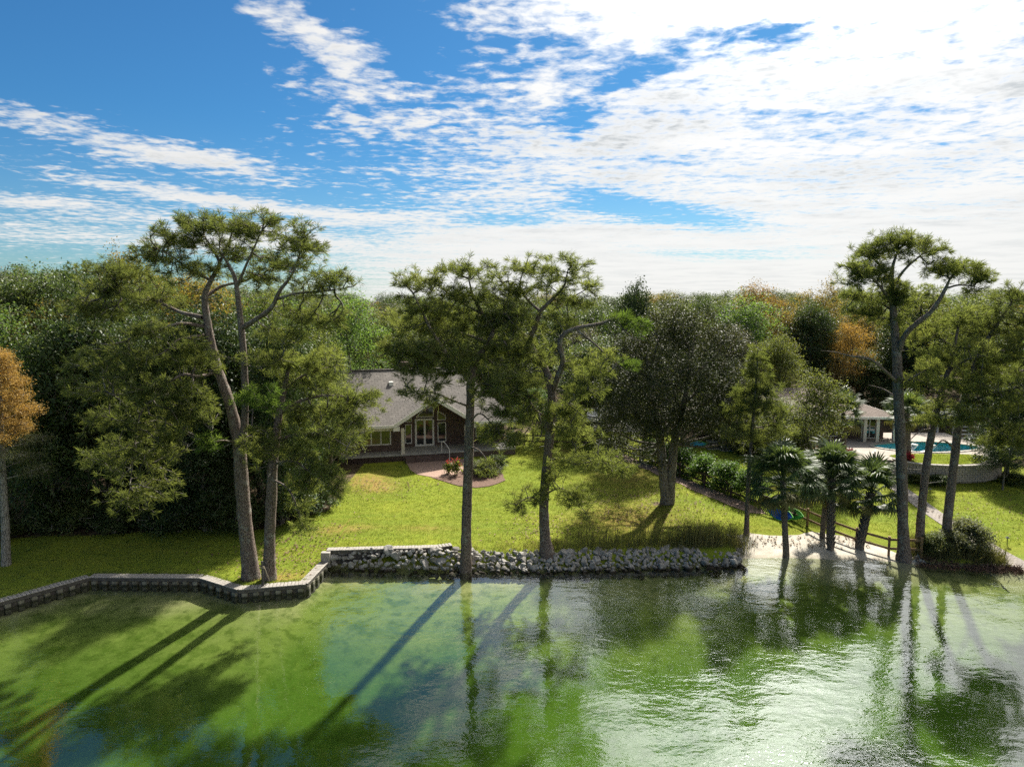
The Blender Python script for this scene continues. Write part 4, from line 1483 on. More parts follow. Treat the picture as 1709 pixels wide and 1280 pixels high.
def aircon(label, x, y, s, h):
    t = thing('air_conditioner', label, 'air conditioner', (x, y, gzf(x, y)), R(5))
    box('base', M['concrete'], t, -s * .6, s * .6, -s * .6, s * .6, -0.1, 0.08)
    b = box('cabinet', M['grey_metal'], t, -s / 2, s / 2, -s / 2, s / 2, 0.08, h, 0.03)
    for k in range(9):
        z = 0.16 + k * (h - 0.26) / 9
        box('louvre', M['metal_dark'], b, -s * .44, s * .44, -s / 2 - .014, -s / 2 - .003, z, z + 0.035)
    MB().tube([(0, 0, h + .002), (0, 0, h + .05)], [s * .42, s * .36], 16).build('fan_grille', M['metal_dark'], b)
    return t


aircon('small dark grey air conditioner next to the teal kayak', 18.6, 63.3, 0.85, 0.75)
aircon('taller grey air conditioner cabinet at the corner of the brown house', 19.7, 62.7, 0.95, 1.05)

# ------------------------------------------------------------------ neighbouring house
nh = thing('brown_house', 'low brown house with hipped shingle roof behind the pool terrace', 'house', (20.2, 63.4, 1.4), R(-3))
MB().box(0, 14.0, 0.0, 0.3, -.4, 3.3).box(0, 0.3, 0.31, 11.0, -.4, 3.3).box(11.4, 11.7, 0.31, 3.0, 1.0, 3.3).box(13.7, 14.0, .31, 11, -.4, 3.3).build('wall', M['brick'], nh)
E_, Rz = 3.30, 5.0
n_ = MB()
a_, b_, c_, d_ = (-0.6, -1.9, E_), (14.6, -1.9, E_), (14.6, 11.6, E_), (-.6, 11.6, E_)
r1, r2 = (5.0, 4.8, Rz), (9.5, 4.8, Rz)
n_.prism([a_, b_, r2, r1], (0, 0, .14)).prism([b_, c_, r2], (0, 0, .141)).prism([c_, d_, r1, r2], (0, 0, .142)).prism([d_, a_, r1], (0, 0, .143))
nr = n_.build('roof', M['shingle_brown'], nh)
MB().bar((-.6, -1.93, E_ + .02), (14.6, -1.93, E_ + .02), .05, .22).build('fascia', M['white'], nh)
MB().bar((14.63, -1.9, E_ + .02), (14.63, 11.6, E_ + .02), .05, .22).build('fascia', M['white'], nh)
MB().bar((-.63, -1.9, E_ + .02), (-.63, 11.6, E_ + .02), .05, .22).build('fascia', M['white'], nh)
for u in (11.6, 12.7, 14.2):
    box('column', M['cream'], nh, u - .14, u + .14, -1.7, -1.42, 1.0, E_, .01)
for u in (1.6, 5.2, 8.3):
    window(nh, [(u, 1.3), (u + 1.5, 1.3), (u + 1.5, 2.7), (u, 2.7)], 0.0, bars=[(u + .75, 1.33, u + .75, 2.67, .06)])
window(nh, [(12.0, 1.15), (13.4, 1.15), (13.4, 3.0), (12.0, 3.0)], 0.0, 'sliding_door', bars=[(12.7, 1.2, 12.7, 2.95, .08)])
MB().tube([(3.8, 3.2, 4.3), (3.8, 3.2, 5.1)], .07, 8).build('vent_pipe', M['white'], nr)

# ------------------------------------------------------------------ pool terrace
TZ = 2.5
edge_w = [(25.6, 55.6), (26.9, 54.6), (28.05, 54.15)]
edge_e = [(30.25, 54.15), (30.55, 53.2), (31.6, 52.4), (33.2, 51.95), (35.0, 51.95), (36.7, 52.3), (38.1, 53.2), (39.3, 54.7), (40.2, 56.6)]
outline = edge_w + edge_e + [(41.2, 60), (41.5, 65.4), (34.5, 65.4), (34.4, 62.6), (24.2, 62.9), (24.2, 58)]
PC, PRX, PRY = (36.0, 58.9), 4.3, 2.2
hole = [(PC[0] + PRX * math.cos(a) * (1 + .10 * math.cos(2 * a + .6)), PC[1] + PRY * math.sin(a) * (1 + .12 * math.sin(a * 2))) for a in np.linspace(0, 2 * math.pi, 48)[:-1]]


def holed(name, outer, inner, z, mat, label):
    bm = bmesh.new()
    es = []
    for loop in (outer, inner):
        vs = [bm.verts.new((p[0], p[1], z)) for p in loop]
        es += [bm.edges.new((vs[i], vs[(i + 1) % len(vs)])) for i in range(len(vs))]
    bmesh.ops.triangle_fill(bm, use_beauty=True, use_dissolve=False, edges=es)
    bmesh.ops.recalc_face_normals(bm, faces=bm.faces)
    if sum(f.normal.z for f in bm.faces) < 0:
        bmesh.ops.reverse_faces(bm, faces=bm.faces)
    me = bpy.data.meshes.new(name)
    bm.to_mesh(me)
    bm.free()
    return tag(link(name, me, mat), label, kind='structure')


dk = holed('pool_deck', outline, hole, TZ, M['deck'], 'pale paved terrace round the swimming pool')
sk = MB()
for loop in (outline,):
    n = len(loop)
    sk.add([(p[0], p[1], TZ - .002) for p in loop] + [(p[0], p[1], 0.9) for p in loop], [(i, (i + 1) % n, n + (i + 1) % n, n + i) for i in range(n)])
sk.build('terrace_skirt', M['block'], dk)
pb = MB()
n = len(hole)
pb.add([(p[0], p[1], TZ) for p in hole] + [(PC[0] + (p[0] - PC[0]) * .9, PC[1] + (p[1] - PC[1]) * .86, TZ - 1.2) for p in hole], [(i, (i + 1) % n, n + (i + 1) % n, n + i) for i in range(n)] + [tuple(range(n, 2 * n))])
sp = thing('swimming_pool', 'kidney shaped swimming pool with bright blue water on the terrace', 'pool', (PC[0], PC[1], TZ))
for o in (pb.build('basin', M['pooltile']), MB().add([(p[0], p[1], TZ - .13) for p in hole], [tuple(range(n))]).build('pool_water', M['poolwater'])):
    o.parent = sp
    o.location = (-PC[0], -PC[1], -TZ)
cp_ = MB()
for i in range(n):
    a, b = Vector((*hole[i], TZ + .03)), Vector((*hole[(i + 1) % n], TZ + .03))
    cp_.bar(a, b + (b - a) * .08, .34, .07)
o = cp_.build('coping', M['coping'], sp)
o.location = (-PC[0], -PC[1], -TZ)
region_sheet('terrace_lawn', [(30.9, 55.6), (31.0, 54.2), (31.9, 53.1), (33.3, 52.6), (35.0, 52.55), (36.5, 52.9), (37.8, 53.8), (38.8, 55.2), (38.0, 55.9), (36.4, 56.25), (34.5, 56.2), (32.5, 56.4)], M['grass_sheet'] if 'grass_sheet' in M else M['ground'], 0.03, 0.6, zfn=lambda x, y: TZ, label='small curved lawn between the pool and the block wall')


def block_wall(label, line, z0, z1, name='retaining_wall'):
    t = thing(name, label, 'wall', (line[0][0], line[0][1], z0))
    P = catmull(np.array([[*p, 0] for p in line], float), 10)[:, :2]
    s = np.concatenate([[0], np.cumsum(np.linalg.norm(np.diff(P, axis=0), axis=1))])
    blk = MB().box(-.205, .205, -.14, .14, 0, .172).build('block', M['block'], None, 0.014)
    cpm = MB().box(-.225, .225, -.20, .17, 0, .08).build('cap_stone', M['coping'], None, 0.01)
    used = {0: False, 1: False}
    rows = int(round((z1 - .08 - z0) / 0.18))
    rr = random.Random(4)
    for r_ in range(rows + 1):
        top = r_ == rows
        L = 0.46 if top else 0.425
        off = 0 if top else (0.21 if r_ % 2 else 0)
        k = 0
        while off + (k + .5) * L < s[-1]:
            d = off + (k + .5) * L
            p = np.array([np.interp(d, s, P[:, 0]), np.interp(d, s, P[:, 1])])
            q_ = np.array([np.interp(min(d + .05, s[-1]), s, P[:, 0]), np.interp(min(d + .05, s[-1]), s, P[:, 1])]) - np.array([np.interp(d - .05, s, P[:, 0]), np.interp(d - .05, s, P[:, 1])])
            src, nm = (cpm, 'cap_stone') if top else (blk, 'block')
            o = src if not used[int(top)] else link(nm, src.data, None)
            used[int(top)] = True
            o.parent = t
            o.location = (p[0] - line[0][0], p[1] - line[0][1] + rr.uniform(-.012, .012), (z1 - .08 - z0) if top else r_ * 0.18)
            o.rotation_euler = (0, 0, math.atan2(q_[1], q_[0]) + rr.uniform(-.015, .015))
            k += 1
    return t


block_wall('long curved grey block retaining wall below the pool lawn', [(30.45, 54.0), (30.6, 53.1), (31.6, 52.3), (33.2, 51.82), (35.0, 51.82), (36.8, 52.18), (38.2, 53.1), (39.4, 54.6)], 1.36, 2.66)
block_wall('short block retaining wall left of the terrace steps', [(25.6, 55.5), (26.9, 54.5), (27.9, 54.05)], 1.4, 2.6)
stp = thing('garden_steps', 'broad pale stone steps climbing to the pool terrace', 'steps', (29.15, 54.1, 1.3))
for k in range(6):
    z1 = 1.2 - 0.185 * (k + 1) + .02
    b = box('riser', M['block'], stp, -1.05, 1.05, -0.36 * (k + 1), -0.36 * k - .003, -.2, z1 - 0.06)
    box('tread', M['coping'], stp, -1.08, 1.08, -0.36 * (k + 1) - .03, -0.36 * k - .004, z1 - 0.058, z1, .008)
path_c = [(29.15, 52.0), (29.0, 49.0), (28.75, 46.0), (28.6, 43.0), (28.85, 40.2), (29.3, 37.9)]
pth = [(x - .62, y) for x, y in path_c] + [(x + .62, y) for x, y in reversed(path_c)]
region_sheet('path', pth, M['paver'], 0.035, 0.5, label='grey paver path leading from the terrace steps to the shore')


def path_light(label, px, py):
    p = G(px, py, 1.0)
    t = thing('path_light', label, 'path light', (p[0], p[1], gzf(p[0], p[1])))
    MB().tube([(0, 0, -.1), (0, 0, .42)], .025, 7).build('stake', M['metal_dark'], t)
    MB().tube([(0, 0, .40), (0, 0, .44), (0, 0, .52)], [.05, .13, .02], 10).build('shade', M['metal_dark'], t)


path_light('small dark path light left of the paver path near the leaning pines', 1546, 846)
path_light('small dark path light beside the paver path below the terrace steps', 1552, 826)
path_light('small dark path light on the lawn right of the lower path', 1682, 893)


def lounge(label, x, y):
    t = thing('pool_lounger', label, 'lounger', (x, y, TZ - .16), R(20))
    MB().prism([(-.8, -.3, .02), (0.1, -.3, .10), (.75, -.3, .62), (.82, -.3, .58), (.12, -.3, .02), (-.8, -.3, -.06)], (0, .6, 0)).build('shell', M['white'], t, 0.02)
    box('pillow', M['white'], t, .45, .68, -.22, .22, .50, .60, .03)


lounge('white lounger standing in the shallow left end of the pool', 33.8, 57.9)
lounge('white lounger in the pool right of the other lounger', 35.2, 57.6)

# raised white porch far behind the pool
wp = thing('white_deck', 'white railed deck and stair among the trees behind the pool', 'deck', (41.5, 66.5, 1.8), R(4))
box('platform', M['white'], wp, 0, 5.0, 0, 3.0, 1.9, 2.1)
for u in (0.1, 1.7, 3.3, 4.9):
    box('post', M['white'], wp, u - .07, u + .07, .02, .16, 0, 3.2)
for z in (2.4, 2.75, 3.1):
    box('rail', M['white'], wp, 0, 5.0, .05, .12, z, z + .08)
for k in range(6):
    box('stair_tread', M['white'], wp, 1.2, 2.6, -.3 * (k + 1), -.3 * k - .01, 1.75 - .3 * k, 1.82 - .3 * k)

# back yard bits seen under the trees
sh = thing('garden_shed', 'small grey green shed behind the back lawn', 'shed', (4.6, 72.0, gzf(4.6, 72)), R(8))
for k in range(12):
    box('board', M['grey_metal'], sh, -1.2 + k * .2, -1.01 + k * .2, 0, .03, 0, 2.1)
box('shed_body', M['grey_metal'], sh, -1.2, 1.2, .032, 2.0, 0, 2.08)
MB().prism([(-1.4, -.2, 2.1), (1.4, -.2, 2.1), (1.4, 1.0, 2.7), (-1.4, 1.0, 2.7)], (0, 0, .08)).prism([(-1.4, 2.2, 2.1), (-1.4, 1.003, 2.7), (1.4, 1.003, 2.7), (1.4, 2.2, 2.1)], (0, 0, .081)).build('roof', M['shingle'], sh)


def car(label, x, y, rz):
    t = thing('parked_car', label, 'car', (x, y, gzf(x, y) + .02), rz)
    prof = [(-2.2, .35), (-2.25, .75), (-2.0, .95), (-1.5, 1.0), (-.9, 1.45), (.7, 1.48), (1.35, 1.02), (2.1, .88), (2.25, .6), (2.2, .35)]
    MB().prism([(p[0], -.86, p[1]) for p in prof], (0, 1.72, 0)).build('body', M['white'], t, .05)
    for s in (-1, 1):
        MB().prism([(-1.3, .872 * s, 1.03), (-.85, .872 * s, 1.38), (.62, .872 * s, 1.40), (1.1, .872 * s, 1.03)], (0, .006 * s, 0)).build('window', M['glass'], t)
        for u in (-1.4, 1.4):
            w_ = MB().tube([(u, .70 * s, .33), (u, .90 * s, .33)], .33, 16).build('wheel', M['metal_dark'], t)
            MB().tube([(u, .905 * s, .33), (u, .915 * s, .33)], .2, 12).build('rim', M['grey_metal'], w_)
    return t


car('white car parked on the driveway under the trees', 9.4, 76.5, R(75))

M['fallen'] = leaf_mat('fallen leaves', [(0.12, 0.07, 0.035), (0.22, 0.13, 0.06), (0.30, 0.20, 0.09)], 0.1, 0.6, 0.2)
# ------------------------------------------------------------------ big pines on the shore
pine('tall twin stemmed pine with broad flat crown standing on the left lawn', 35.6,
     [[(419, 962, 0, .46), (410, 880, 0, .42), (403, 800, 0, .40), (398, 740, 0, .36), (385, 680, 0, .31), (365, 620, .1, .27), (352, 570, .2, .24), (345, 530, .2, .21), (342, 495, .3, .18), (352, 468, .4, .14), (366, 440, .5, .10), (352, 412, .6, .06), (340, 392, .6, .03)],
      [(400, 775, 0, .24), (407, 720, -.3, .22), (409, 660, -.5, .20), (407, 600, -.5, .19), (403, 550, -.5, .18), (398, 505, -.5, .15), (392, 465, -.4, .12), (380, 440, -.4, .08), (366, 418, -.3, .05)]],
     [[(403, 548, -.5, .13), (432, 530, -.9, .12), (453, 513, -1.1, .11), (468, 484, -1.2, .09), (489, 455, -1.2, .06), (508, 400, -1.2, .03)],
      [(460, 500, -1.1, .08), (495, 490, -1.4, .06), (530, 487, -1.6, .045), (572, 482, -1.6, .02)],
      [(338, 530, .2, .12), (300, 521, .9, .10), (262, 503, 1.3, .08), (225, 488, 1.5, .05), (185, 478, 1.6, .02)],
      [(341, 545, .2, .10), (300, 540, -.8, .07), (262, 552, -1.3, .05), (225, 560, -1.6, .02)],
      [(340, 560, .2, .08), (300, 566, -1.6, .05), (270, 590, -2.2, .03), (230, 600, -2.4, .015)],
      [(359, 622, .1, .09), (330, 628, -1.2, .08), (302, 626, -1.7, .07), (275, 648, -2.1, .05), (235, 690, -2.4, .04), (225, 740, -2.4, .03), (215, 830, -2.3, .015)],
      [(275, 648, -2.1, .05), (235, 652, -2.6, .03), (190, 660, -2.8, .015)],
      [(343, 495, .3, .10), (370, 478, 1.0, .08), (405, 470, 1.5, .06), (440, 455, 1.8, .03)],
      [(395, 480, -.4, .09), (412, 440, -.9, .06), (428, 405, -1.0, .04), (437, 385, -1.0, .02)],
      [(352, 468, .4, .08), (315, 450, .4, .06), (290, 430, .2, .04), (262, 415, .2, .02)],
      [(366, 440, .5, .07), (380, 410, 1.0, .05), (390, 380, 1.2, .03)],
      [(398, 740, 0, .06), (370, 735, -1.2, .04), (345, 745, -1.6, .02)],
      [(408, 690, -.4, .06), (435, 680, -1.3, .04), (455, 690, -1.6, .02)],
      [(405, 610, -.5, .05), (440, 612, -1.0, .035), (470, 600, -1.3, .015)]],
     [(350, 382, 62, 24, .6, 1.3), (420, 385, 38, 26, -.6, 1.2), (290, 408, 48, 26, .3), (462, 372, 16, 18, -1.0), (505, 415, 34, 38, -1.2, 1.1), (562, 468, 30, 18, -1.6), (470, 445, 40, 24, .6, .9), (520, 482, 38, 18, -1.4),
      (250, 432, 34, 20, .4), (195, 458, 52, 22, 1.5, 1.1), (180, 490, 40, 18, 1.6), (255, 500, 50, 22, 1.3), (315, 455, 45, 22, .2, .8), (390, 430, 45, 24, .4, .9), (430, 465, 34, 18, 1.6, .8), (255, 555, 55, 18, -1.4),
      (240, 600, 52, 22, -2.3), (300, 585, 36, 18, -1.8), (240, 655, 62, 28, -2.5, .7), (200, 700, 55, 32, -2.4, .6), (235, 760, 55, 38, -2.3, .55), (215, 830, 40, 30, -2.2, .55), (300, 660, 50, 24, -1.7), (290, 700, 36, 22, -2.0, .8),
      (455, 672, 24, 22, -1.6, 1.2), (420, 665, 26, 18, -1.4, 1.2), (350, 742, 24, 16, -1.5, 1.2), (450, 600, 38, 20, -1.1, .8), (500, 520, 40, 16, -.6, .7),
      (160, 520, 48, 22, 1.2), (180, 605, 55, 26, -2.2, .6), (150, 655, 45, 28, -2.5, .5), (175, 770, 42, 34, -2.4, .45), (260, 820, 36, 30, -2.3, .5), (330, 605, 38, 20, -1.5), (475, 560, 38, 20, -1.2), (545, 535, 38, 18, -1.0), (430, 735, 26, 20, -1.2), (330, 690, 34, 24, -1.6), (275, 730, 40, 30, -2.2, .5)],
     21, 1.0, bright=(24, 25, 26))
pine('straight pine beside the twin stemmed pine with low drooping branches', 35.4,
     [[(449, 962, 0, .36), (450, 900, 0, .33), (453, 830, 0, .31), (455, 780, 0, .29), (460, 735, .2, .25), (466, 690, .4, .2), (474, 650, .6, .15), (482, 615, .8, .10), (490, 590, .9, .05)]],
     [[(466, 690, .4, .10), (500, 670, .8, .08), (545, 660, 1.2, .06), (600, 665, 1.6, .03)],
      [(460, 735, .2, .10), (500, 725, -.4, .08), (540, 725, -.8, .05), (580, 745, -1.0, .02)],
      [(456, 775, .0, .08), (490, 770, -.8, .06), (520, 790, -1.2, .04), (555, 812, -1.3, .02)],
      [(474, 650, .6, .08), (510, 625, 1.2, .06), (560, 610, 1.8, .03)],
      [(455, 800, 0, .06), (480, 815, -.9, .05), (497, 850, -1.1, .035), (503, 880, -1.2, .02)]],
     [(520, 640, 45, 24, 1.0), (590, 672, 42, 24, 1.6, 1.1), (545, 690, 46, 24, 1.0), (500, 705, 34, 22, .4), (545, 735, 45, 26, -.8), (490, 755, 34, 24, -.4), (590, 715, 26, 18, .6), (530, 790, 40, 24, -1.1), (560, 815, 22, 18, -1.3), (500, 812, 26, 20, -.9),
      (505, 878, 20, 16, -1.2, .8), (480, 610, 34, 22, .8), (540, 600, 36, 18, 1.4), (430, 760, 22, 18, -.6), (505, 845, 18, 14, -1.1, .7)], 22, 1.0)
pine('lone straight pine rising from the rocks in front of the brick house', 37.6,
     [[(777, 966, 0, .36), (778, 900, 0, .33), (780, 820, 0, .31), (783, 740, 0, .29), (785, 680, 0, .27), (786, 635, 0, .25), (796, 600, .3, .20), (815, 572, .6, .17), (822, 548, .7, .14), (806, 525, .6, .11), (790, 495, .4, .08), (782, 465, .3, .04)]],
     [[(786, 640, 0, .14), (768, 618, -.5, .12), (745, 590, -.9, .10), (722, 555, -1.0, .08), (704, 520, -1.0, .06), (690, 490, -1.0, .03)],
      [(745, 590, -.9, .08), (710, 585, -1.6, .06), (675, 590, -1.9, .03)],
      [(815, 572, .6, .09), (775, 558, 1.2, .07), (735, 552, 1.6, .05), (690, 545, 1.8, .02)],
      [(822, 548, .7, .09), (838, 520, 1.2, .07), (850, 490, 1.4, .04), (848, 465, 1.4, .02)],
      [(806, 525, .6, .07), (770, 505, .2, .05), (735, 480, 0, .03), (715, 465, 0, .02)],
      [(786, 680, 0, .06), (755, 668, -1.0, .05), (720, 655, -1.6, .035), (680, 662, -2.0, .02)],
      [(785, 660, 0, .07), (805, 640, -.9, .06), (835, 655, -1.5, .045), (845, 690, -1.6, .02)],
      [(784, 705, 0, .06), (802, 690, -.8, .05), (828, 715, -1.2, .03)],
      [(783, 745, 0, .05), (800, 752, -.7, .04), (818, 775, -1.1, .02)]],
     [(682, 478, 28, 18, -1.0), (722, 468, 40, 20, 0), (783, 452, 44, 18, .3, 1.1), (745, 500, 40, 22, .1, .9), (702, 520, 40, 24, -1.0), (700, 560, 46, 22, .6), (680, 592, 40, 22, -1.9, 1.1), (735, 590, 46, 26, -1.0, 1.1), (770, 548, 46, 26, .8), (830, 490, 34, 28, 1.3), (850, 540, 34, 26, 1.0),
      (790, 500, 36, 24, .4, .8), (770, 600, 36, 22, -.6), (820, 590, 40, 26, .4), (830, 640, 36, 24, -1.4), (842, 690, 26, 22, -1.6), (700, 655, 34, 12, -1.7), (730, 668, 22, 10, -1.4), (820, 725, 26, 20, -1.2, .8), (815, 775, 18, 16, -1.1, .7), (660, 540, 24, 20, 1.7), (810, 660, 26, 18, -1.0, .8), (725, 530, 44, 26, .4), (745, 625, 40, 22, -1.3), (805, 545, 40, 26, .9), (865, 590, 32, 26, .6), (690, 620, 36, 20, -1.8), (850, 740, 24, 26, -1.4, .8), (655, 590, 24, 20, -1.8)], 23, .85)
pine('crooked pine with a bent side limb right of the straight shore pine', 38.5,
     [[(914, 935, 0, .38), (909, 890, 0, .33), (908, 830, 0, .31), (913, 770, 0, .29), (919, 710, 0, .28), (921, 660, 0, .27), (912, 620, .2, .23), (892, 590, .4, .20), (884, 566, .5, .19), (894, 545, .5, .16), (902, 520, .5, .13), (921, 500, .4, .10), (941, 478, .3, .07), (948, 450, .3, .03)]],
     [[(921, 655, 0, .17), (931, 628, -.5, .16), (939, 604, -.8, .15), (934, 578, -1.0, .14), (940, 560, -1.1, .13), (962, 548, -1.3, .11), (1000, 541, -1.5, .09), (1030, 532, -1.6, .06), (1055, 538, -1.6, .04)],
      [(960, 549, -1.3, .06), (990, 572, -1.6, .05), (1020, 600, -1.8, .03), (1045, 622, -1.9, .012)],
      [(1030, 535, -1.6, .05), (1050, 560, -1.9, .03), (1070, 570, -2.0, .015)],
      [(902, 520, .5, .09), (880, 500, .9, .07), (868, 478, 1.1, .05), (872, 455, 1.2, .02)],
      [(921, 500, .4, .07), (950, 498, 1.0, .05), (980, 482, 1.3, .02)],
      [(884, 566, .5, .08), (860, 545, -.4, .06), (845, 525, -.8, .03)],
      [(919, 700, 0, .07), (890, 680, -1.0, .05), (875, 640, -1.4, .03)],
      [(920, 690, 0, .06), (950, 672, -1.1, .05), (980, 650, -1.6, .02)],
      [(914, 770, 0, .08), (935, 765, -.9, .07), (960, 775, -1.5, .05), (1000, 770, -2.0, .03), (1040, 785, -2.2, .015)],
      [(909, 840, 0, .06), (885, 830, -.9, .05), (862, 842, -1.3, .03)],
      [(909, 825, 0, .06), (935, 815, -.9, .045), (960, 832, -1.4, .03), (980, 860, -1.6, .015)]],
     [(950, 450, 38, 20, .3, 1.15), (885, 450, 40, 18, 1.1, 1.1), (984, 478, 14, 18, 1.3), (915, 480, 40, 18, .5), (960, 505, 34, 18, .8), (862, 490, 26, 22, 1.0), (1040, 540, 30, 14, -1.6, 1.2), (1068, 548, 14, 14, -1.8), (1012, 590, 30, 12, -1.8, .6), (1048, 610, 22, 9, -1.9, .7),
      (850, 530, 34, 26, -.6), (880, 640, 30, 26, -1.3), (870, 590, 30, 24, .4), (965, 605, 34, 18, -.4, .8), (885, 690, 34, 26, -1.1), (975, 655, 34, 20, -1.5), (945, 690, 30, 22, -.9), (870, 730, 26, 22, -1.0, .8), (990, 768, 50, 16, -1.9, 1.1), (1035, 785, 26, 12, -2.1), (880, 828, 34, 18, -1.1), (860, 850, 18, 12, -1.3), (960, 830, 32, 20, -1.4), (920, 800, 26, 14, -.8),
      (985, 860, 14, 12, -1.6, .6), (940, 770, 24, 14, -1.0), (930, 540, 34, 24, .4, .8), (900, 600, 34, 26, .5), (990, 620, 36, 20, -1.4, .8), (960, 720, 36, 24, -1.2, .9), (860, 660, 28, 26, -1.2)], 24, .88, bright=(6, 7, 9))
pine('tall dark pine with rounded umbrella crown at the right end of the beach', 39.1,
     [[(1509, 936, 0, .38), (1507, 880, 0, .34), (1505, 800, 0, .33), (1502, 720, 0, .32), (1499, 650, 0, .31), (1497, 600, 0, .28), (1493, 550, .1, .24), (1490, 510, .2, .20), (1488, 475, .2, .15), (1490, 445, .2, .10), (1498, 420, .2, .05)]],
     [[(1498, 592, 0, .16), (1510, 560, -.5, .15), (1530, 540, -.8, .14), (1552, 522, -1.0, .13), (1568, 500, -1.1, .11), (1579, 480, -1.1, .09), (1585, 466, -1.1, .05)],
      [(1577, 482, -1.1, .06), (1600, 476, -1.4, .05), (1625, 478, -1.6, .03)],
      [(1490, 510, .2, .09), (1470, 480, -.4, .07), (1450, 462, -.8, .05), (1425, 470, -1.0, .03)],
      [(1488, 480, .2, .09), (1510, 450, -.3, .07), (1530, 432, -.4, .05), (1545, 420, -.5, .02)],
      [(1488, 475, .2, .08), (1470, 445, .7, .06), (1455, 430, .8, .03)],
      [(1492, 520, .2, .07), (1460, 500, 1.1, .05), (1430, 490, 1.5, .03)],
      [(1499, 640, 0, .10), (1480, 622, -.9, .09), (1458, 603, -1.2, .08), (1440, 597, -1.3, .07), (1418, 594, -1.4, .05), (1395, 588, -1.5, .03), (1370, 585, -1.6, .012)],
      [(1500, 650, 0, .07), (1520, 632, -.9, .06), (1545, 618, -1.3, .03)],
      [(1499, 665, 0, .05), (1475, 650, 1.0, .04), (1448, 642, 1.5, .02)]],
     [(1498, 408, 42, 18, .2, 1.25), (1540, 420, 34, 20, -.4, 1.2), (1455, 425, 30, 18, .6, 1.1), (1428, 462, 26, 22, -.9, 1.15), (1465, 455, 28, 16, -.4), (1595, 452, 40, 18, -1.2, 1.2), (1632, 468, 20, 20, -1.5, 1.1), (1560, 452, 16, 10, -1.0), (1430, 495, 24, 14, 1.4), (1485, 490, 26, 22, .2, 1.1), (1490, 530, 26, 24, .3, .9),
      (1450, 520, 30, 18, .9), (1505, 500, 22, 18, -.2), (1555, 612, 20, 12, -1.3, .7)], 25, 1.15)
pine('leaning slim pine just right of the umbrella crowned pine', 39.6,
     [[(1534, 932, 0, .30), (1536, 880, 0, .27), (1541, 820, 0, .25), (1550, 750, 0, .23), (1560, 700, 0, .21), (1570, 660, .1, .18), (1582, 620, .2, .15), (1592, 580, .3, .11), (1600, 545, .4, .06), (1605, 520, .4, .03)]],
     [[(1570, 660, 0, .07), (1545, 640, -.9, .05), (1525, 632, -1.3, .02)], [(1560, 700, 0, .07), (1585, 690, -1.1, .05), (1610, 700, -1.6, .02)], [(1582, 620, .2, .07), (1615, 600, -.7, .05), (1640, 596, -1.1, .02)], [(1592, 580, .3, .06), (1560, 560, .9, .04), (1535, 556, 1.3, .02)], [(1556, 715, 0, .06), (1535, 720, -.8, .04), (1518, 735, -1.1, .02)]],
     [(1605, 535, 36, 22, .4), (1545, 560, 34, 20, 1.1), (1630, 590, 36, 22, -1.0), (1570, 600, 34, 22, .2), (1535, 640, 30, 18, -1.0), (1600, 650, 38, 24, -.4), (1610, 700, 34, 20, -1.5), (1570, 690, 30, 18, -.6), (1548, 705, 22, 12, -.6)], 26, .9)
pine('leaning pine with wide right hand branches at the shrubby right bank', 40.0,
     [[(1577, 925, 0, .32), (1581, 870, 0, .29), (1589, 800, 0, .27), (1597, 730, 0, .25), (1606, 680, 0, .23), (1618, 635, .1, .20), (1636, 590, .2, .16), (1658, 550, .3, .12), (1680, 518, .4, .08), (1698, 490, .4, .04)]],
     [[(1600, 705, 0, .10), (1640, 700, -1.0, .08), (1675, 725, -1.5, .06), (1700, 745, -1.8, .03)], [(1606, 680, 0, .09), (1645, 660, -1.1, .07), (1690, 650, -1.7, .03)], [(1618, 635, .1, .08), (1655, 625, .8, .06), (1700, 620, 1.3, .03)], [(1636, 590, .2, .08), (1675, 585, -.6, .06), (1715, 580, -1.0, .03)],
      [(1636, 590, .2, .06), (1620, 560, 1.0, .05), (1610, 530, 1.4, .02)], [(1594, 750, 0, .06), (1575, 735, -1.0, .05), (1560, 745, -1.4, .02)]],
     [(1695, 498, 34, 22, .4), (1660, 540, 40, 22, .4), (1715, 560, 34, 26, -.8), (1625, 550, 34, 22, 1.2), (1680, 600, 44, 22, -.6), (1720, 630, 40, 26, 1.2), (1640, 635, 40, 24, .4), (1690, 660, 42, 24, -1.6), (1650, 690, 40, 20, -1.2), (1700, 735, 36, 24, -1.7), (1665, 735, 26, 16, -1.3), (1620, 610, 30, 18, .6)], 27, .95)
pine('slender young pine standing alone between the oak and the palms', 42.3,
     [[(1246, 888, 0, .17), (1248, 820, 0, .15), (1252, 760, 0, .13), (1257, 700, 0, .11), (1261, 650, 0, .085), (1264, 610, 0, .05), (1265, 580, 0, .02)]],
     [[(1260, 665, 0, .04), (1285, 650, -.5, .03), (1300, 640, -.7, .012)], [(1258, 690, 0, .04), (1232, 680, .5, .03), (1218, 668, .8, .012)], [(1256, 715, 0, .04), (1282, 710, .7, .03), (1305, 702, 1.0, .012)], [(1254, 735, 0, .04), (1230, 730, -.7, .03), (1212, 728, -1.0, .012)]],
     [(1263, 595, 12, 16, 0, 1.5), (1262, 625, 20, 16, 0, 1.3), (1250, 655, 24, 16, .3, 1.2), (1280, 655, 26, 16, -.3, 1.2), (1232, 685, 26, 16, .5, 1.1), (1285, 690, 28, 18, .2, 1.1), (1240, 722, 34, 15, -.5), (1290, 722, 26, 14, .7), (1262, 740, 24, 12, 0), (1262, 680, 20, 14, -.5)], 28, 1.25, group=None)
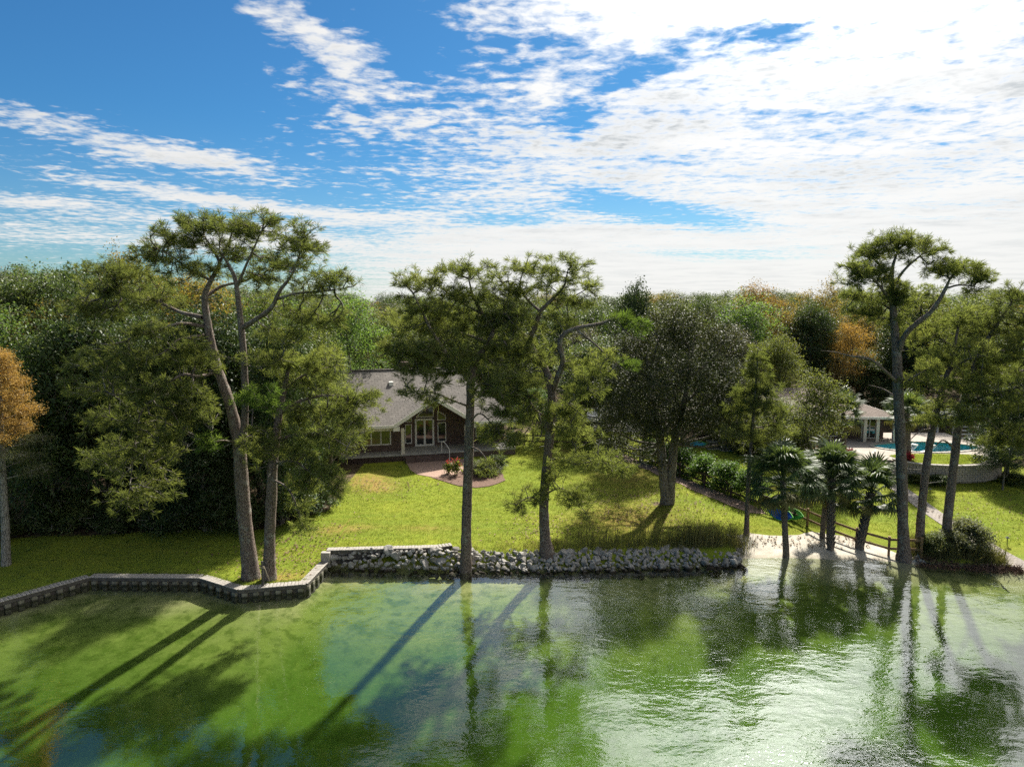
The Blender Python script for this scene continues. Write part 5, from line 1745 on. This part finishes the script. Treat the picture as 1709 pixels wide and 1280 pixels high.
pine('far pine with round crown poking above the woods at the right', 78.0,
     [[(1530, 720, 0, .3), (1533, 600, 0, .25), (1536, 540, 0, .2), (1538, 500, 0, .1)]], [[(1536, 530, 0, .1), (1560, 505, 0, .06)], [(1536, 530, 0, .1), (1515, 510, 0, .06)]],
     [(1545, 492, 28, 14, 0, 1.0), (1515, 505, 22, 12, 0, .9), (1565, 508, 20, 12, 0, .9), (1540, 520, 30, 14, 0, .7)], 29, .55, nn=20, wdt=.04, tl=(.3, .5))

# bald cypress in autumn colour on the left edge, with bare grey lower boughs
rs = np.random.RandomState(51)
cb = D(10, 938, 37.4)
cb[2] = gzf(cb[0], cb[1])
tp = pix_path([(10, 942, 0, .26), (8, 860, 0, .20), (5, 800, 0, .17), (2, 720, 0, .13), (0, 650, 0, .08), (-2, 590, 0, .03)], 37.4)
tp[0, 2] -= .3
lps, cy_pts, cy_low = [], [], []
for k in range(34):
    f = k / 33
    py = 800 - 205 * f
    ln = (58 - 44 * f ** 1.6 + rs.uniform(-8, 8)) * 37.4 / F
    a = k * 2.4
    st = np.array([np.interp(py, [590, 942], [-2, 10]), py])
    s0 = D(st[0], st[1], 37.4)
    e = s0 + np.array([math.cos(a) * ln * 1.15, math.sin(a) * ln, 0.30 * ln + 0.1])
    lps.append(catmull(np.array([[*s0, .035], [*((s0 + e) / 2 + np.array([0, 0, -.05])), .022], [*e, .008]]), 4))
    (cy_low if f < 0.25 else cy_pts).append(lobe_points((s0 * .3 + e * .7), np.array([ln * .45, ln * .45, .34]), int(16 + ln * 22), rs, 0.5))
lowp, hip = np.vstack(cy_low), np.vstack(cy_pts)
nd = np.vstack([p[:, :3] for p in lps])
tv, tq, _ = grow(np.vstack([lowp[::2], hip]), nd, rs, .3, .6, .15, .007, .03)
lv, lq = leaves(hip, rs, 30, 0.20, 0.13, 0.035, 0.3)
t = tree_object('cypress_tree', 'rust orange bald cypress with pale trunk at the left edge', 'tree', tuple(cb), limb_mesh([tp], 10, 5), [limb_mesh([l_], 5, 6) for l_ in lps], (tv, tq), (lv, lq), ('pale_bark', 'pale_bark', 'rust'))
lv, lq = leaves(lowp, rs, 18, 0.24, 0.12, 0.03, 0.3)
tag(link('lower_foliage', mesh_np('lower_foliage', lv - cb, lq), M['greyshrub'], t), kind='stuff')

# twin trunked dark oak in the middle of the right lawn
rs = np.random.RandomState(61)
Y = 47.0
tps = [pix_path([(1112, 848, 0, .46), (1110, 820, 0, .36), (1106, 780, 0, .32), (1102, 735, 0, .29), (1095, 690, .2, .22), (1085, 640, .4, .15), (1078, 590, .5, .08)], Y),
       pix_path([(1117, 845, 0, .38), (1119, 815, 0, .33), (1122, 775, -.1, .30), (1126, 735, -.2, .27), (1136, 690, -.4, .20), (1148, 640, -.5, .14), (1150, 580, -.5, .07)], Y)]
lob = [(1060, 690, 62, 46, -1), (1020, 715, 42, 40, .5), (1110, 720, 60, 36, -2.2), (1160, 700, 60, 46, -1.2), (1210, 690, 52, 46, .2), (1245, 700, 34, 40, .8), (1060, 625, 62, 48, .8), (1120, 640, 64, 48, -2.4), (1180, 625, 62, 50, -.6), (1225, 640, 40, 40, 1.2), (1100, 565, 56, 44, 0), (1160, 560, 56, 44, .4), (1040, 585, 40, 38, 1.5), (1205, 575, 36, 36, 1.2), (1125, 530, 44, 30, .5), (1030, 745, 32, 26, 1.2), (1230, 735, 36, 24, -.4), (1080, 760, 34, 20, .8)]
pts, lls = [], []
for px, py, rx, ry, dY in lob:
    c = D(px, py, Y + dY)
    s = Y / F
    pts.append(lobe_points(c, np.array([rx * s, rx * s, ry * s]), int(rx * ry * s * s * 24), rs, 0.33))
    src = tps[0] if px < 1115 else tps[1]
    j = np.argmin(np.abs(src[:, 2] - max(c[2] - 2.0, D(1115, 742, Y)[2])))
    lls.append(catmull(np.array([[*src[j, :3], .12], [*((src[j, :3] + c) / 2 + np.array([0, 0, -.3])), .08], [*c, .03]]), 5))
pts = np.vstack(pts) + rs.normal(0, .15, (sum(map(len, pts)), 3))
tv, tq, _ = grow(pts, np.vstack([p[len(p) // 2:, :3] for p in tps] + [l_[:, :3] for l_ in lls]), rs, .3, .8, .12, .010, .08)
ob = tps[0][0, :3].copy()
ob[2] = gzf(ob[0], ob[1])
for p in tps:
    p[0, 2] = ob[2] - .4
tree_object('oak_tree', 'dark rounded oak with two pale trunks on the right side of the lawn', 'tree', tuple(ob), limb_mesh(tps, 11, 7), [limb_mesh([l_], 6, 8) for l_ in lls], (tv, tq), leaves(pts, rs, 40, 0.30, 0.155, 0.085), ('oak_bark', 'oak_bark', 'darkoak'))

# ------------------------------------------------------------------ palms
palm('short palm with smooth grey trunk at the water edge of the beach', (1311, 926), 39.7, 800, lean=-4, r=.17, nf=52, size=1.18, seed=1, dead=8)
palm('palm with thin pale trunk at the back of the beach', (1372, 892), 42.0, 815, lean=8, r=.15, nf=30, size=.95, seed=2)
palm('middle beach palm with rough trunk and dense dark fronds', (1386, 910), 40.5, 798, lean=2, r=.18, nf=48, size=1.12, seed=3, boots=True)
palm('right hand beach palm with criss cross leaf bases on a leaning trunk', (1435, 906), 40.6, 822, lean=20, r=.22, nf=44, size=1.06, seed=4, boots=True)
palm('tall slim palm on the pool terrace behind the umbrella pine', (1517, 773), 54.6, 690, lean=-2, r=.20, nf=30, size=1.0, seed=5)
palm('bushy palm by the terrace edge left of the steps', (1410, 765), 55.6, 690, lean=-2, r=.18, nf=34, size=.95, seed=6)
palm('small palm against the woods right of the brown house', (1500, 740), 62.5, 690, lean=0, r=.15, nf=22, size=.95, seed=7)

# ------------------------------------------------------------------ broadleaf trees that can be told apart
PX = plant_px
PX('mag0', 'magnolia', 160, 505, 45.5, 240, 'dark glossy magnolia filling the shade behind the cypress', rz=.3)
PX('mag1', 'magnolia', 345, 505, 46, 240, 'tall dark magnolia right behind the twin stemmed pine', rz=1.2)
PX('mag2', 'magnolia', 335, 725, 42.8, 150, 'low round magnolia with branches down to the grass left of the twin pine', rz=2.2)
PX('mag0', 'oak', 75, 530, 44.0, 200, 'shadowy evergreen beside the rust cypress', rz=4.0)
PX('oak1', 'oak', 225, 525, 44, 200, 'dense dark oak between the cypress and the twin pine', rz=2.0)
PX('mag1', 'magnolia', 465, 530, 44.5, 150, 'glossy magnolia right of the straight left pine', rz=5.0)
PX('oak2', 'yellowgreen', 545, 640, 53.0, 150, 'yellow green tree overhanging the left end of the house roof', rz=1.0)
PX('oak0', 'oak', 35, 448, 62, 240, 'broad grey green oak topping the woods at the far left', rz=.4)
PX('oak2', 'oak', 125, 446, 66, 210, 'second tall oak from the left along the skyline', rz=2.4)
PX('airy1', 'gold', 208, 412, 63, 110, 'rusty topped tall tree behind the twin pine crown', rz=.9)
PX('oak1', 'gold', 95, 505, 57, 190, 'olive gold tree half way down the left woods', rz=3.3)
PX('airy0', 'gold', 330, 455, 58, 170, 'tree with yellowing leaves seen through the twin pine', rz=2.7)
PX('airy2', 'yellowgreen', 440, 478, 62, 150, 'golden green tree right behind the twin pine crown', rz=1.9)
PX('airy1', 'green', 585, 488, 68, 140, 'bright green tree standing behind the left end of the house', rz=5.1)
PX('oak0', 'olive', 500, 520, 60, 170, 'olive oak between the twin pine and the house', rz=3.9)
PX('mag2', 'magnolia', 1062, 474, 76, 110, 'dark tall magnolia rising above the woods right of the crooked pine', rz=.7)
PX('airy0', 'autumn', 1268, 472, 88, 100, 'orange autumn tree on the skyline right of the dark oak', rz=1.4)
PX('airy2', 'gold', 1372, 470, 86, 105, 'golden autumn tree on the skyline left of the umbrella pine', rz=2.8)
PX('airy1', 'autumn', 1420, 535, 78, 80, 'small orange gold tree just left of the umbrella pine trunk', rz=.2)
PX('airy0', 'gold', 1545, 512, 82, 110, 'golden tree glimpsed behind the umbrella pine', rz=4.4)
PX('oak1', 'greybrown', 1215, 545, 70, 130, 'grey leaved tree behind the young pine', rz=2.1)
PX('oak2', 'yellowgreen', 1295, 560, 72, 120, 'yellow green tree right of the grey leaved tree', rz=.6)
PX('oak0', 'greybrown', 975, 545, 72, 120, 'grey brown tree behind the crooked pine', rz=5.6)
PX('small0', 'yellowgreen', 1370, 618, 52.5, 115, 'small light green tree with slanting stem left of the pool terrace', rz=1.0, name='small_tree')
PX('small1', 'olive', 1310, 660, 57, 120, 'loose olive green tree in front of the brown house', rz=2.0, name='small_tree')
PX('small2', 'yellowgreen', 1335, 722, 53.5, 70, 'low leafy bush tree under the light green tree by the terrace', rz=2.6, name='small_tree')
PX('mag1', 'magnolia', 1690, 640, 53.5, 130, 'sparkling dark magnolia at the right edge above the lawn', rz=1.1)
PX('small1', 'magnolia', 1680, 735, 50.5, 80, 'dark small tree with twin stems at the end of the block wall', rz=.4, name='small_tree')
PX('oak1', 'oak', 1003, 560, 66, 170, 'dark leafy tree with bare trunk on the back lawn', rz=.4)
PX('oak2', 'darkoak', 1080, 545, 59.5, 170, 'dark oak hidden close behind the twin trunked oak', rz=1.7)
PX('small0', 'green', 890, 640, 66, 90, 'mid green tree behind the right end of the house', rz=3.4, name='small_tree')
PX('oak0', 'oak', 1200, 600, 66.5, 130, 'dark oak over the left end of the brown house', rz=3.0)
PX('oak2', 'olive', 1450, 585, 79, 140, 'dark olive oak behind the brown house', rz=4.2)
PX('small1', 'oak', 1255, 690, 61, 60, 'dark shrub tree against the brown house wall', rz=2.2, name='small_tree')

# ------------------------------------------------------------------ the woods behind
rr = random.Random(77)
kinds = [('oak0', 'oak', 'dark evergreen oak in the woods behind the houses'), ('oak1', 'olive', 'olive green oak in the woods behind the houses'), ('oak2', 'oak', 'dark evergreen oak in the woods behind the houses'), ('airy0', 'olive', 'loose olive green tree in the woods behind the houses'), ('mag0', 'magnolia', 'glossy dark magnolia in the woods behind the houses'),
         ('airy1', 'gold', 'yellowing tree in the woods behind the houses'), ('oak0', 'greybrown', 'grey leaved tree in the woods behind the houses'), ('airy2', 'green', 'fresh green tree in the woods behind the houses')]
wts = [5, 5, 5, 3, 2, 1.6, 2, 2]
SKY = ([-200, 0, 130, 200, 300, 450, 560, 640, 760, 900, 1000, 1110, 1240, 1330, 1400, 1500, 1600, 1709, 1900], [452, 450, 452, 440, 470, 488, 492, 496, 498, 496, 496, 492, 488, 494, 488, 494, 490, 484, 484])


WHERE = ['beyond the left edge cypress', 'behind the cypress', 'left of the twin pine', 'behind the twin pine', 'above the left roof end', 'above the house roof', 'behind the straight shore pine', 'behind the crooked pine', 'above the parked car', 'behind the twin trunked oak', 'behind the young pine', 'behind the brown house roof', 'behind the umbrella pine', 'behind the leaning pines', 'at the far right edge']


def blocked(x, y):
    if -18 < x < 3 and y < 75.5:
        return True
    if 3 <= x < 18 and y < 80:
        return True
    if 18 <= x < 46 and y < 75.5:
        return True
    return y < np.interp(x, [-80, -30, -16], [40, 46, 45.5]) if x < -16 else y < 58


WOODS, WOOD_T = {}, []
for row, Yr in enumerate([47.5, 53.5, 59.5, 66, 73, 80, 87, 95, 104, 114, 126, 140, 165, 200, 245]):
    half = Yr * 0.80 + 4
    x = -half + rr.uniform(0, 4)
    while x < half:
        yy = Yr + rr.uniform(-2.5, 2.5)
        if not blocked(x, yy):
            px = 854.5 + F * x / yy * .985
            ptop = np.interp(px, SKY[0], SKY[1]) + (rr.uniform(0, 26 if Yr > 70 else 60) if Yr < 150 else rr.uniform(-8, 0))
            zt = D(px, ptop, yy)[2]
            hgt = min(max(8.0, zt - gzf(x, yy)), 18.5 if Yr < 150 else 21) * (1.0 if Yr > 58 else rr.uniform(.85, 1.0) if x < -13 else rr.uniform(.55, .9))
            k = rr.choices(range(len(kinds)), wts)[0]
            kd, mt, lb = kinds[k]
            lb = lb.split(' in the woods')[0] + ' in the ' + ('front' if Yr < 70 else 'middle' if Yr < 92 else 'back' if Yr < 120 else 'far') + ' woods ' + WHERE[int(np.digitize(px, [60, 150, 300, 480, 640, 790, 900, 1010, 1120, 1240, 1350, 1450, 1560, 1650]))]
            WOODS.setdefault(lb, []).append(len(WOOD_T))
            WOOD_T.append(None)
            WOOD_T[-1] = plant(kd, mt, x, yy, hgt, rr.uniform(3.9, 5.6) * (1.0 if hgt > 9 else .8) * (1 if Yr < 150 else Yr / 110), lb, group='trees of the woods behind the houses', rz=rr.uniform(0, 6.28))
        x += rr.uniform(5.2, 8.0) * (1 + (Yr - 47) / (250 if Yr < 150 else 80))

for lb, ix in WOODS.items():                                          # trees of one kind in one place: tell them apart by their order
    if len(ix) > 1:
        ix = sorted(ix, key=lambda i: WOOD_T[i].location.x / WOOD_T[i].location.y)
        for k, i in enumerate(ix):
            WOOD_T[i]['label'] = ('leftmost' if k == 0 else 'rightmost' if k == len(ix) - 1 else ['second', 'third', 'fourth', 'fifth', 'sixth'][k - 1]) + ' ' + lb
NUM = ['one', 'two', 'three', 'four', 'five', 'six', 'seven', 'eight', 'nine', 'ten', 'eleven', 'twelve', 'thirteen', 'fourteen', 'fifteen', 'sixteen']
# understory along the edge of the woods on the left
for i in range(16):
    x = -33 + i * 1.35 + rr.uniform(-.5, .5)
    y = np.interp(x, [-34, -28, -16, -12], [40.5, 42.3, 42.2, 46.5]) + rr.uniform(0, 1.4)
    plant(f'bush{i % 3}', ['oak', 'olive', 'magnolia'][i % 3], x, y, rr.uniform(1.4, 3.0), rr.uniform(1.1, 1.8), ['dark', 'olive', 'glossy'][i % 3] + ' shrub number ' + NUM[i] + ' from the left at the edge of the left woods', 'shrub', 'shrubs along the left woods')

# ------------------------------------------------------------------ shrubs and flowers
hd = [(17.1, 48.4), (15.9, 50.3), (14.8, 52.2), (13.7, 54.2), (12.8, 56.2), (11.9, 58.2)]
hl = ['nearest round green hedge shrub behind the rail fence', 'second hedge shrub from the beach behind the rail fence', 'third hedge shrub from the beach behind the rail fence', 'fourth hedge shrub from the beach behind the rail fence', 'fifth hedge shrub from the beach, half hidden by the oak', 'farthest hedge shrub behind the oak trunks']
for i, (x, y) in enumerate(hd):
    plant(f'bush{i % 3}', 'hedge', x, y, 2.35 - .05 * i, 1.35, hl[i], 'shrub', 'hedge shrubs along the rail fence', rz=i * 1.3)
plant('bush0', 'greyshrub', 27.2, 39.9, 2.1, 1.45, 'pale silvery shrub on the right bank beside the path', 'shrub')
plant('bush1', 'greyshrub', 25.9, 39.3, 1.3, 1.0, 'low silvery shrub between the leaning pines and the big pale shrub', 'shrub')
plant('bush2', 'olive', 24.7, 39.2, 1.2, .9, 'low olive shrub at the foot of the leaning pines', 'shrub')
plant('bush0', 'greyshrub', -2.1, 53.9, 1.25, 1.15, 'grey green bush in the mulch bed beside the patio', 'shrub')
plant('bush1', 'olive', -3.1, 54.9, 1.0, .8, 'small olive bush between the patio and the grey bush', 'shrub')
plant('bush2', 'oak', -1.2, 55.2, 1.3, .9, 'dark bush at the back of the mulch bed', 'shrub')
plant('bush1', 'yellowgreen', 31.2, 51.7, .8, .8, 'yellow green fern like shrub at the foot of the block wall', 'shrub')
plant('bush2', 'oak', 32.6, 51.3, .9, .9, 'dark shrub at the foot of the block wall', 'shrub')
plant('bush0', 'olive', 38.6, 51.7, .9, 1.0, 'olive shrub in the litter right of the block wall', 'shrub')
plant('bush1', 'oak', 40.2, 50.2, 1.2, 1.2, 'dark shrub near the right edge of the lower lawn', 'shrub')
for i, (x, y, z, h_, r_) in enumerate([(24.6, 58.2, TZ, 1.6, 1.3), (22.8, 60.4, 1.5, 2.0, 1.4), (20.9, 61.2, 1.5, 1.5, 1.1), (23.6, 56.4, 1.45, 1.5, 1.3)]):
    plant(f'bush{i % 3}', ['olive', 'oak', 'oak', 'yellowgreen'][i], x, y, h_, r_, ['olive bush on the corner of the pool deck', 'dark foundation bush at the middle of the brown house wall', 'dark foundation bush near the air conditioners', 'yellow green bush below the pool deck corner'][i], 'shrub', z=z)


def flower(label, x, y, z, h_, leafm, petalm, n=26, name='flowering_plant', seed=0):
    rs = np.random.RandomState(seed)
    t = thing(name, label, 'plant', (x, y, z))
    sv, sq = [], []
    for k in range(9):
        a = rs.uniform(0, 6.28)
        r_ = rs.uniform(.05, .42)
        top = np.array([math.cos(a) * r_ * 1.2, math.sin(a) * r_ * 1.2, h_ * rs.uniform(.65, 1.05)])
        sv.append(np.array([[math.cos(a) * r_ * .5, math.sin(a) * r_ * .5, -.05, .014], [*top, .008]]))
    V, Q = limb_mesh(sv, 4, seed)
    link('stem', mesh_np('stem', V, Q), M[leafm], t)
    P = np.array([s[0, :3] + (s[1, :3] - s[0, :3]) * f for s in sv for f in (.35, .55, .75)])
    V, Q = leaves(P, rs, 6, .13, .34, .12, .2)
    link('leaf_mass', mesh_np('leaf_mass', V, Q), M[leafm], t)['kind'] = 'stuff'
    for s in sv:
        V, Q = leaves(s[1:, :3] - s[1, :3], rs, n, .07, .13, .08, .2)
        link('bloom', mesh_np('bloom', V, Q), M[petalm], t, tuple(s[1, :3]))
    return t


flower('canna clump with yellow green leaves and red blooms at the patio edge', -4.45, 53.75, 1.42, 1.35, 'yellowgreen', 'redflower', 5, seed=1)
flower('smaller red canna just left of the leafy canna clump', -5.1, 54.1, 1.42, 1.15, 'yellowgreen', 'redflower', 4, seed=2)
flower('red leaved cordyline at the top of the terrace steps', 27.5, 54.9, TZ, .75, 'redleaf', 'redleaf', 12, 'red_plant', 3)
flower('red leaved plant left of the terrace steps beside the palm', 25.9, 56.5, TZ, .7, 'redleaf', 'redleaf', 12, 'red_plant', 4)
flower('red leaved plant on the pool lawn behind the umbrella pine', 31.6, 54.0, TZ, .6, 'redleaf', 'redleaf', 10, 'red_plant', 5)

# ------------------------------------------------------------------ grass, reeds
def blades(name, P, rs, n, hgt, wdt, mat, label, lean=.35, spread=.05):
    m = len(P)
    b = np.repeat(P, n, 0) + np.concatenate([rs.normal(0, spread, (m * n, 2)), np.zeros((m * n, 1))], 1)
    L = rs.uniform(hgt[0], hgt[1], (m * n, 1)) * np.repeat(rs.uniform(.75, 1.2, (m, 1)), n, 0)
    d = np.concatenate([rs.normal(0, lean, (m * n, 2)), np.ones((m * n, 1))], 1)
    d = unit(d)
    s = unit(np.cross(d, rs.normal(0, 1, (m * n, 3)))) * wdt / 2
    bend = np.concatenate([rs.normal(0, .18, (m * n, 2)), -np.abs(rs.normal(0, .1, (m * n, 1)))], 1) * L
    mid = b + d * L * .55
    V = np.stack([b - s, b + s, mid + s * .8, b + d * L + bend, mid - s * .8], 1).reshape(-1, 3)
    i = np.arange(m * n)[:, None] * 5
    T = np.concatenate([i, i + 1, i + 2, i, i + 2, i + 4, i + 4, i + 2, i + 3], 1).reshape(-1, 3)
    return tag(link(name, mesh_np(name, V, T), M[mat]), label, kind='stuff')


rs = np.random.RandomState(91)
N = 125000
gx = rs.uniform(-30, 41, N)
gy = rs.uniform(33, 66, N)
tt = gy - ys(gx)
ok = tt > np.where(gx < -10.5, .5, np.where(gx < 13.3, 1.35, 3.2))
ok &= ~((gx > 13.2) & (gx < 23.5) & (gy < 42.6))
ok &= litter(gx, gy) < rs.uniform(.25, .6, N)
ok &= dry(gx, gy) < rs.uniform(.3, 1.3, N)
hu = (gx - O_[0]) * math.cos(R(15)) + (gy - O_[1]) * math.sin(R(15))
hv = -(gx - O_[0]) * math.sin(R(15)) + (gy - O_[1]) * math.cos(R(15))
ok &= ~((hu > -.4) & (hu < 15.5) & (hv > -1.1))
ok &= ~((gx > -9.2) & (gx < -.6) & (gy > np.interp(gx, [-9, -7.5, -6.2, -5.4, -4, -2.7, -1.3, -.6], [58, 53.9, 53, 52.2, 50.9, 50.4, 51, 52.4]) - .1) & (gy < 60))
ok &= ~((np.abs(gx - np.interp(gy, [37.9, 40.2, 43, 46, 49, 52], [29.3, 28.85, 28.6, 28.75, 29, 29.15])) < .75) & (gy < 54.5))
ok &= ~((gx > 23.5) & (gy > np.interp(gx, [24, 26.9, 28, 30.3, 31.6, 33.2, 35, 36.7, 38.1, 41], [57, 54.4, 52, 52, 52.2, 51.7, 51.7, 52, 53, 56])))
ok &= ~((np.abs((gx - 17.2) * 0.855 + (gy - 46) * 0.5185 + .2) < 0.85) & (gy > 45.6) & (gy < 60.5))
gx, gy = gx[ok], gy[ok]
P = np.stack([gx, gy, gz(gx, gy)], 1)
blades('lawn_grass', P, rs, 5, (.05, .105), .016, 'grass', 'short green mown grass of the lawns', .55, .10)
tx = rs.uniform(31, 38.6, 2600)
ty = rs.uniform(52.4, 56.3, 2600)
k_ = (ty > np.interp(tx, [31, 31.9, 33.3, 35, 36.5, 37.8, 38.6], [54.2, 53.2, 52.7, 52.6, 53, 53.9, 55.1])) & (ty < np.interp(tx, [31, 34.5, 36.4, 38.6], [55.6, 56.15, 56.2, 55.5]))
blades('terrace_grass', np.stack([tx[k_], ty[k_], np.full(k_.sum(), TZ + .03)], 1), rs, 6, (.05, .10), .018, 'grass', 'short green grass of the pool lawn', .55, .10)
# rough grass and reeds above the rocks
N = 650
x = np.concatenate([rs.uniform(-3, 13.4, N), rs.normal(11.5, 1.0, 260), rs.normal(1.5, .7, 120)])
x = x[(x > -3.2) & (x < 13.6)]
tt = np.abs(rs.normal(0, .75, len(x))) + 1.25
y = ys(x) + tt
keep = rs.uniform(0, 1, len(x)) < np.interp(x, [-3, 1, 3, 13], [.15, .5, .9, 1.0])
x, y = x[keep], y[keep]
blades('rough_grass', np.stack([x, y, gz(x, y)], 1), rs, 5, (.2, .6), .014, 'reed', 'rough uncut grass fringe above the rock bank', .28, .12)
N = 420
x = np.concatenate([rs.uniform(3, 9.5, 70), rs.normal(11.0, .9, 150), rs.normal(13.6, .35, 50)])
y = ys(x) + rs.uniform(1.2, 2.6, len(x))
y = np.where(x > 13.3, 39.8 + rs.uniform(0, 1.2, len(x)), y)
blades('tall_reeds', np.stack([x, y, gz(x, y)], 1), rs, 5, (.9, 1.9), .022, 'reed', 'tall thin reeds swaying above the right end of the rocks', .10, .12)
x = rs.uniform(23.6, 28.5, 420)
y = ys(x) + rs.uniform(.4, 2.2, len(x))
blades('bank_reeds', np.stack([x, y, gz(x, y)], 1), rs, 8, (.4, 1.3), .02, 'reed', 'tangled reeds and weeds on the right bank', .3, .14)
# roots and flotsam at the foot of the bank
x = rs.uniform(23.4, 29, 240)
y = ys(x) + rs.uniform(-.3, .5, len(x))
blades('bank_roots', np.stack([x, y, np.maximum(gz(x, y), -.05)], 1), rs, 6, (.15, .45), .04, 'mulch', 'dark roots and debris along the right bank', .9, .15)

# grass leaning over the seawall caps
wx = rs.uniform(-27, -10.9, 900)
wy = ys(wx) + rs.uniform(.40, .75, len(wx))
blades('wall_grass', np.stack([wx, wy, gz(wx, wy)], 1), rs, 5, (.08, .22), .016, 'grass', 'longer grass tufts along the back of the low seawall', .6, .08)
# fallen leaves and needles below the trees
lx = np.concatenate([rs.normal(10, 3.2, 900), rs.normal(-13, 2.0, 700), rs.normal(2.0, 1.6, 300), rs.normal(-9, 2.5, 300), rs.uniform(13.6, 22, 260), rs.normal(33, 4, 400)])
ly = np.concatenate([rs.normal(46.5, 3.0, 900), rs.normal(39, 2.6, 700), rs.normal(42, 1.6, 300), rs.normal(51.5, 2.2, 300), rs.uniform(40.6, 42.2, 260), rs.normal(46, 3.2, 400)])
kp = (ly - ys(lx) > np.where(lx < -10.4, .9, np.where(lx < 13.3, 1.8, 1.2))) & (ly < 52.5)
lx, ly = lx[kp], ly[kp]
V, Q = leaves(np.stack([lx, ly, gz(lx, ly) + .09], 1), rs, 1, .0, .17, .10, 2.5)
tag(link('fallen_leaves', mesh_np('fallen_leaves', V, Q), M['fallen']), 'brown fallen leaves scattered over the lawns', kind='stuff')
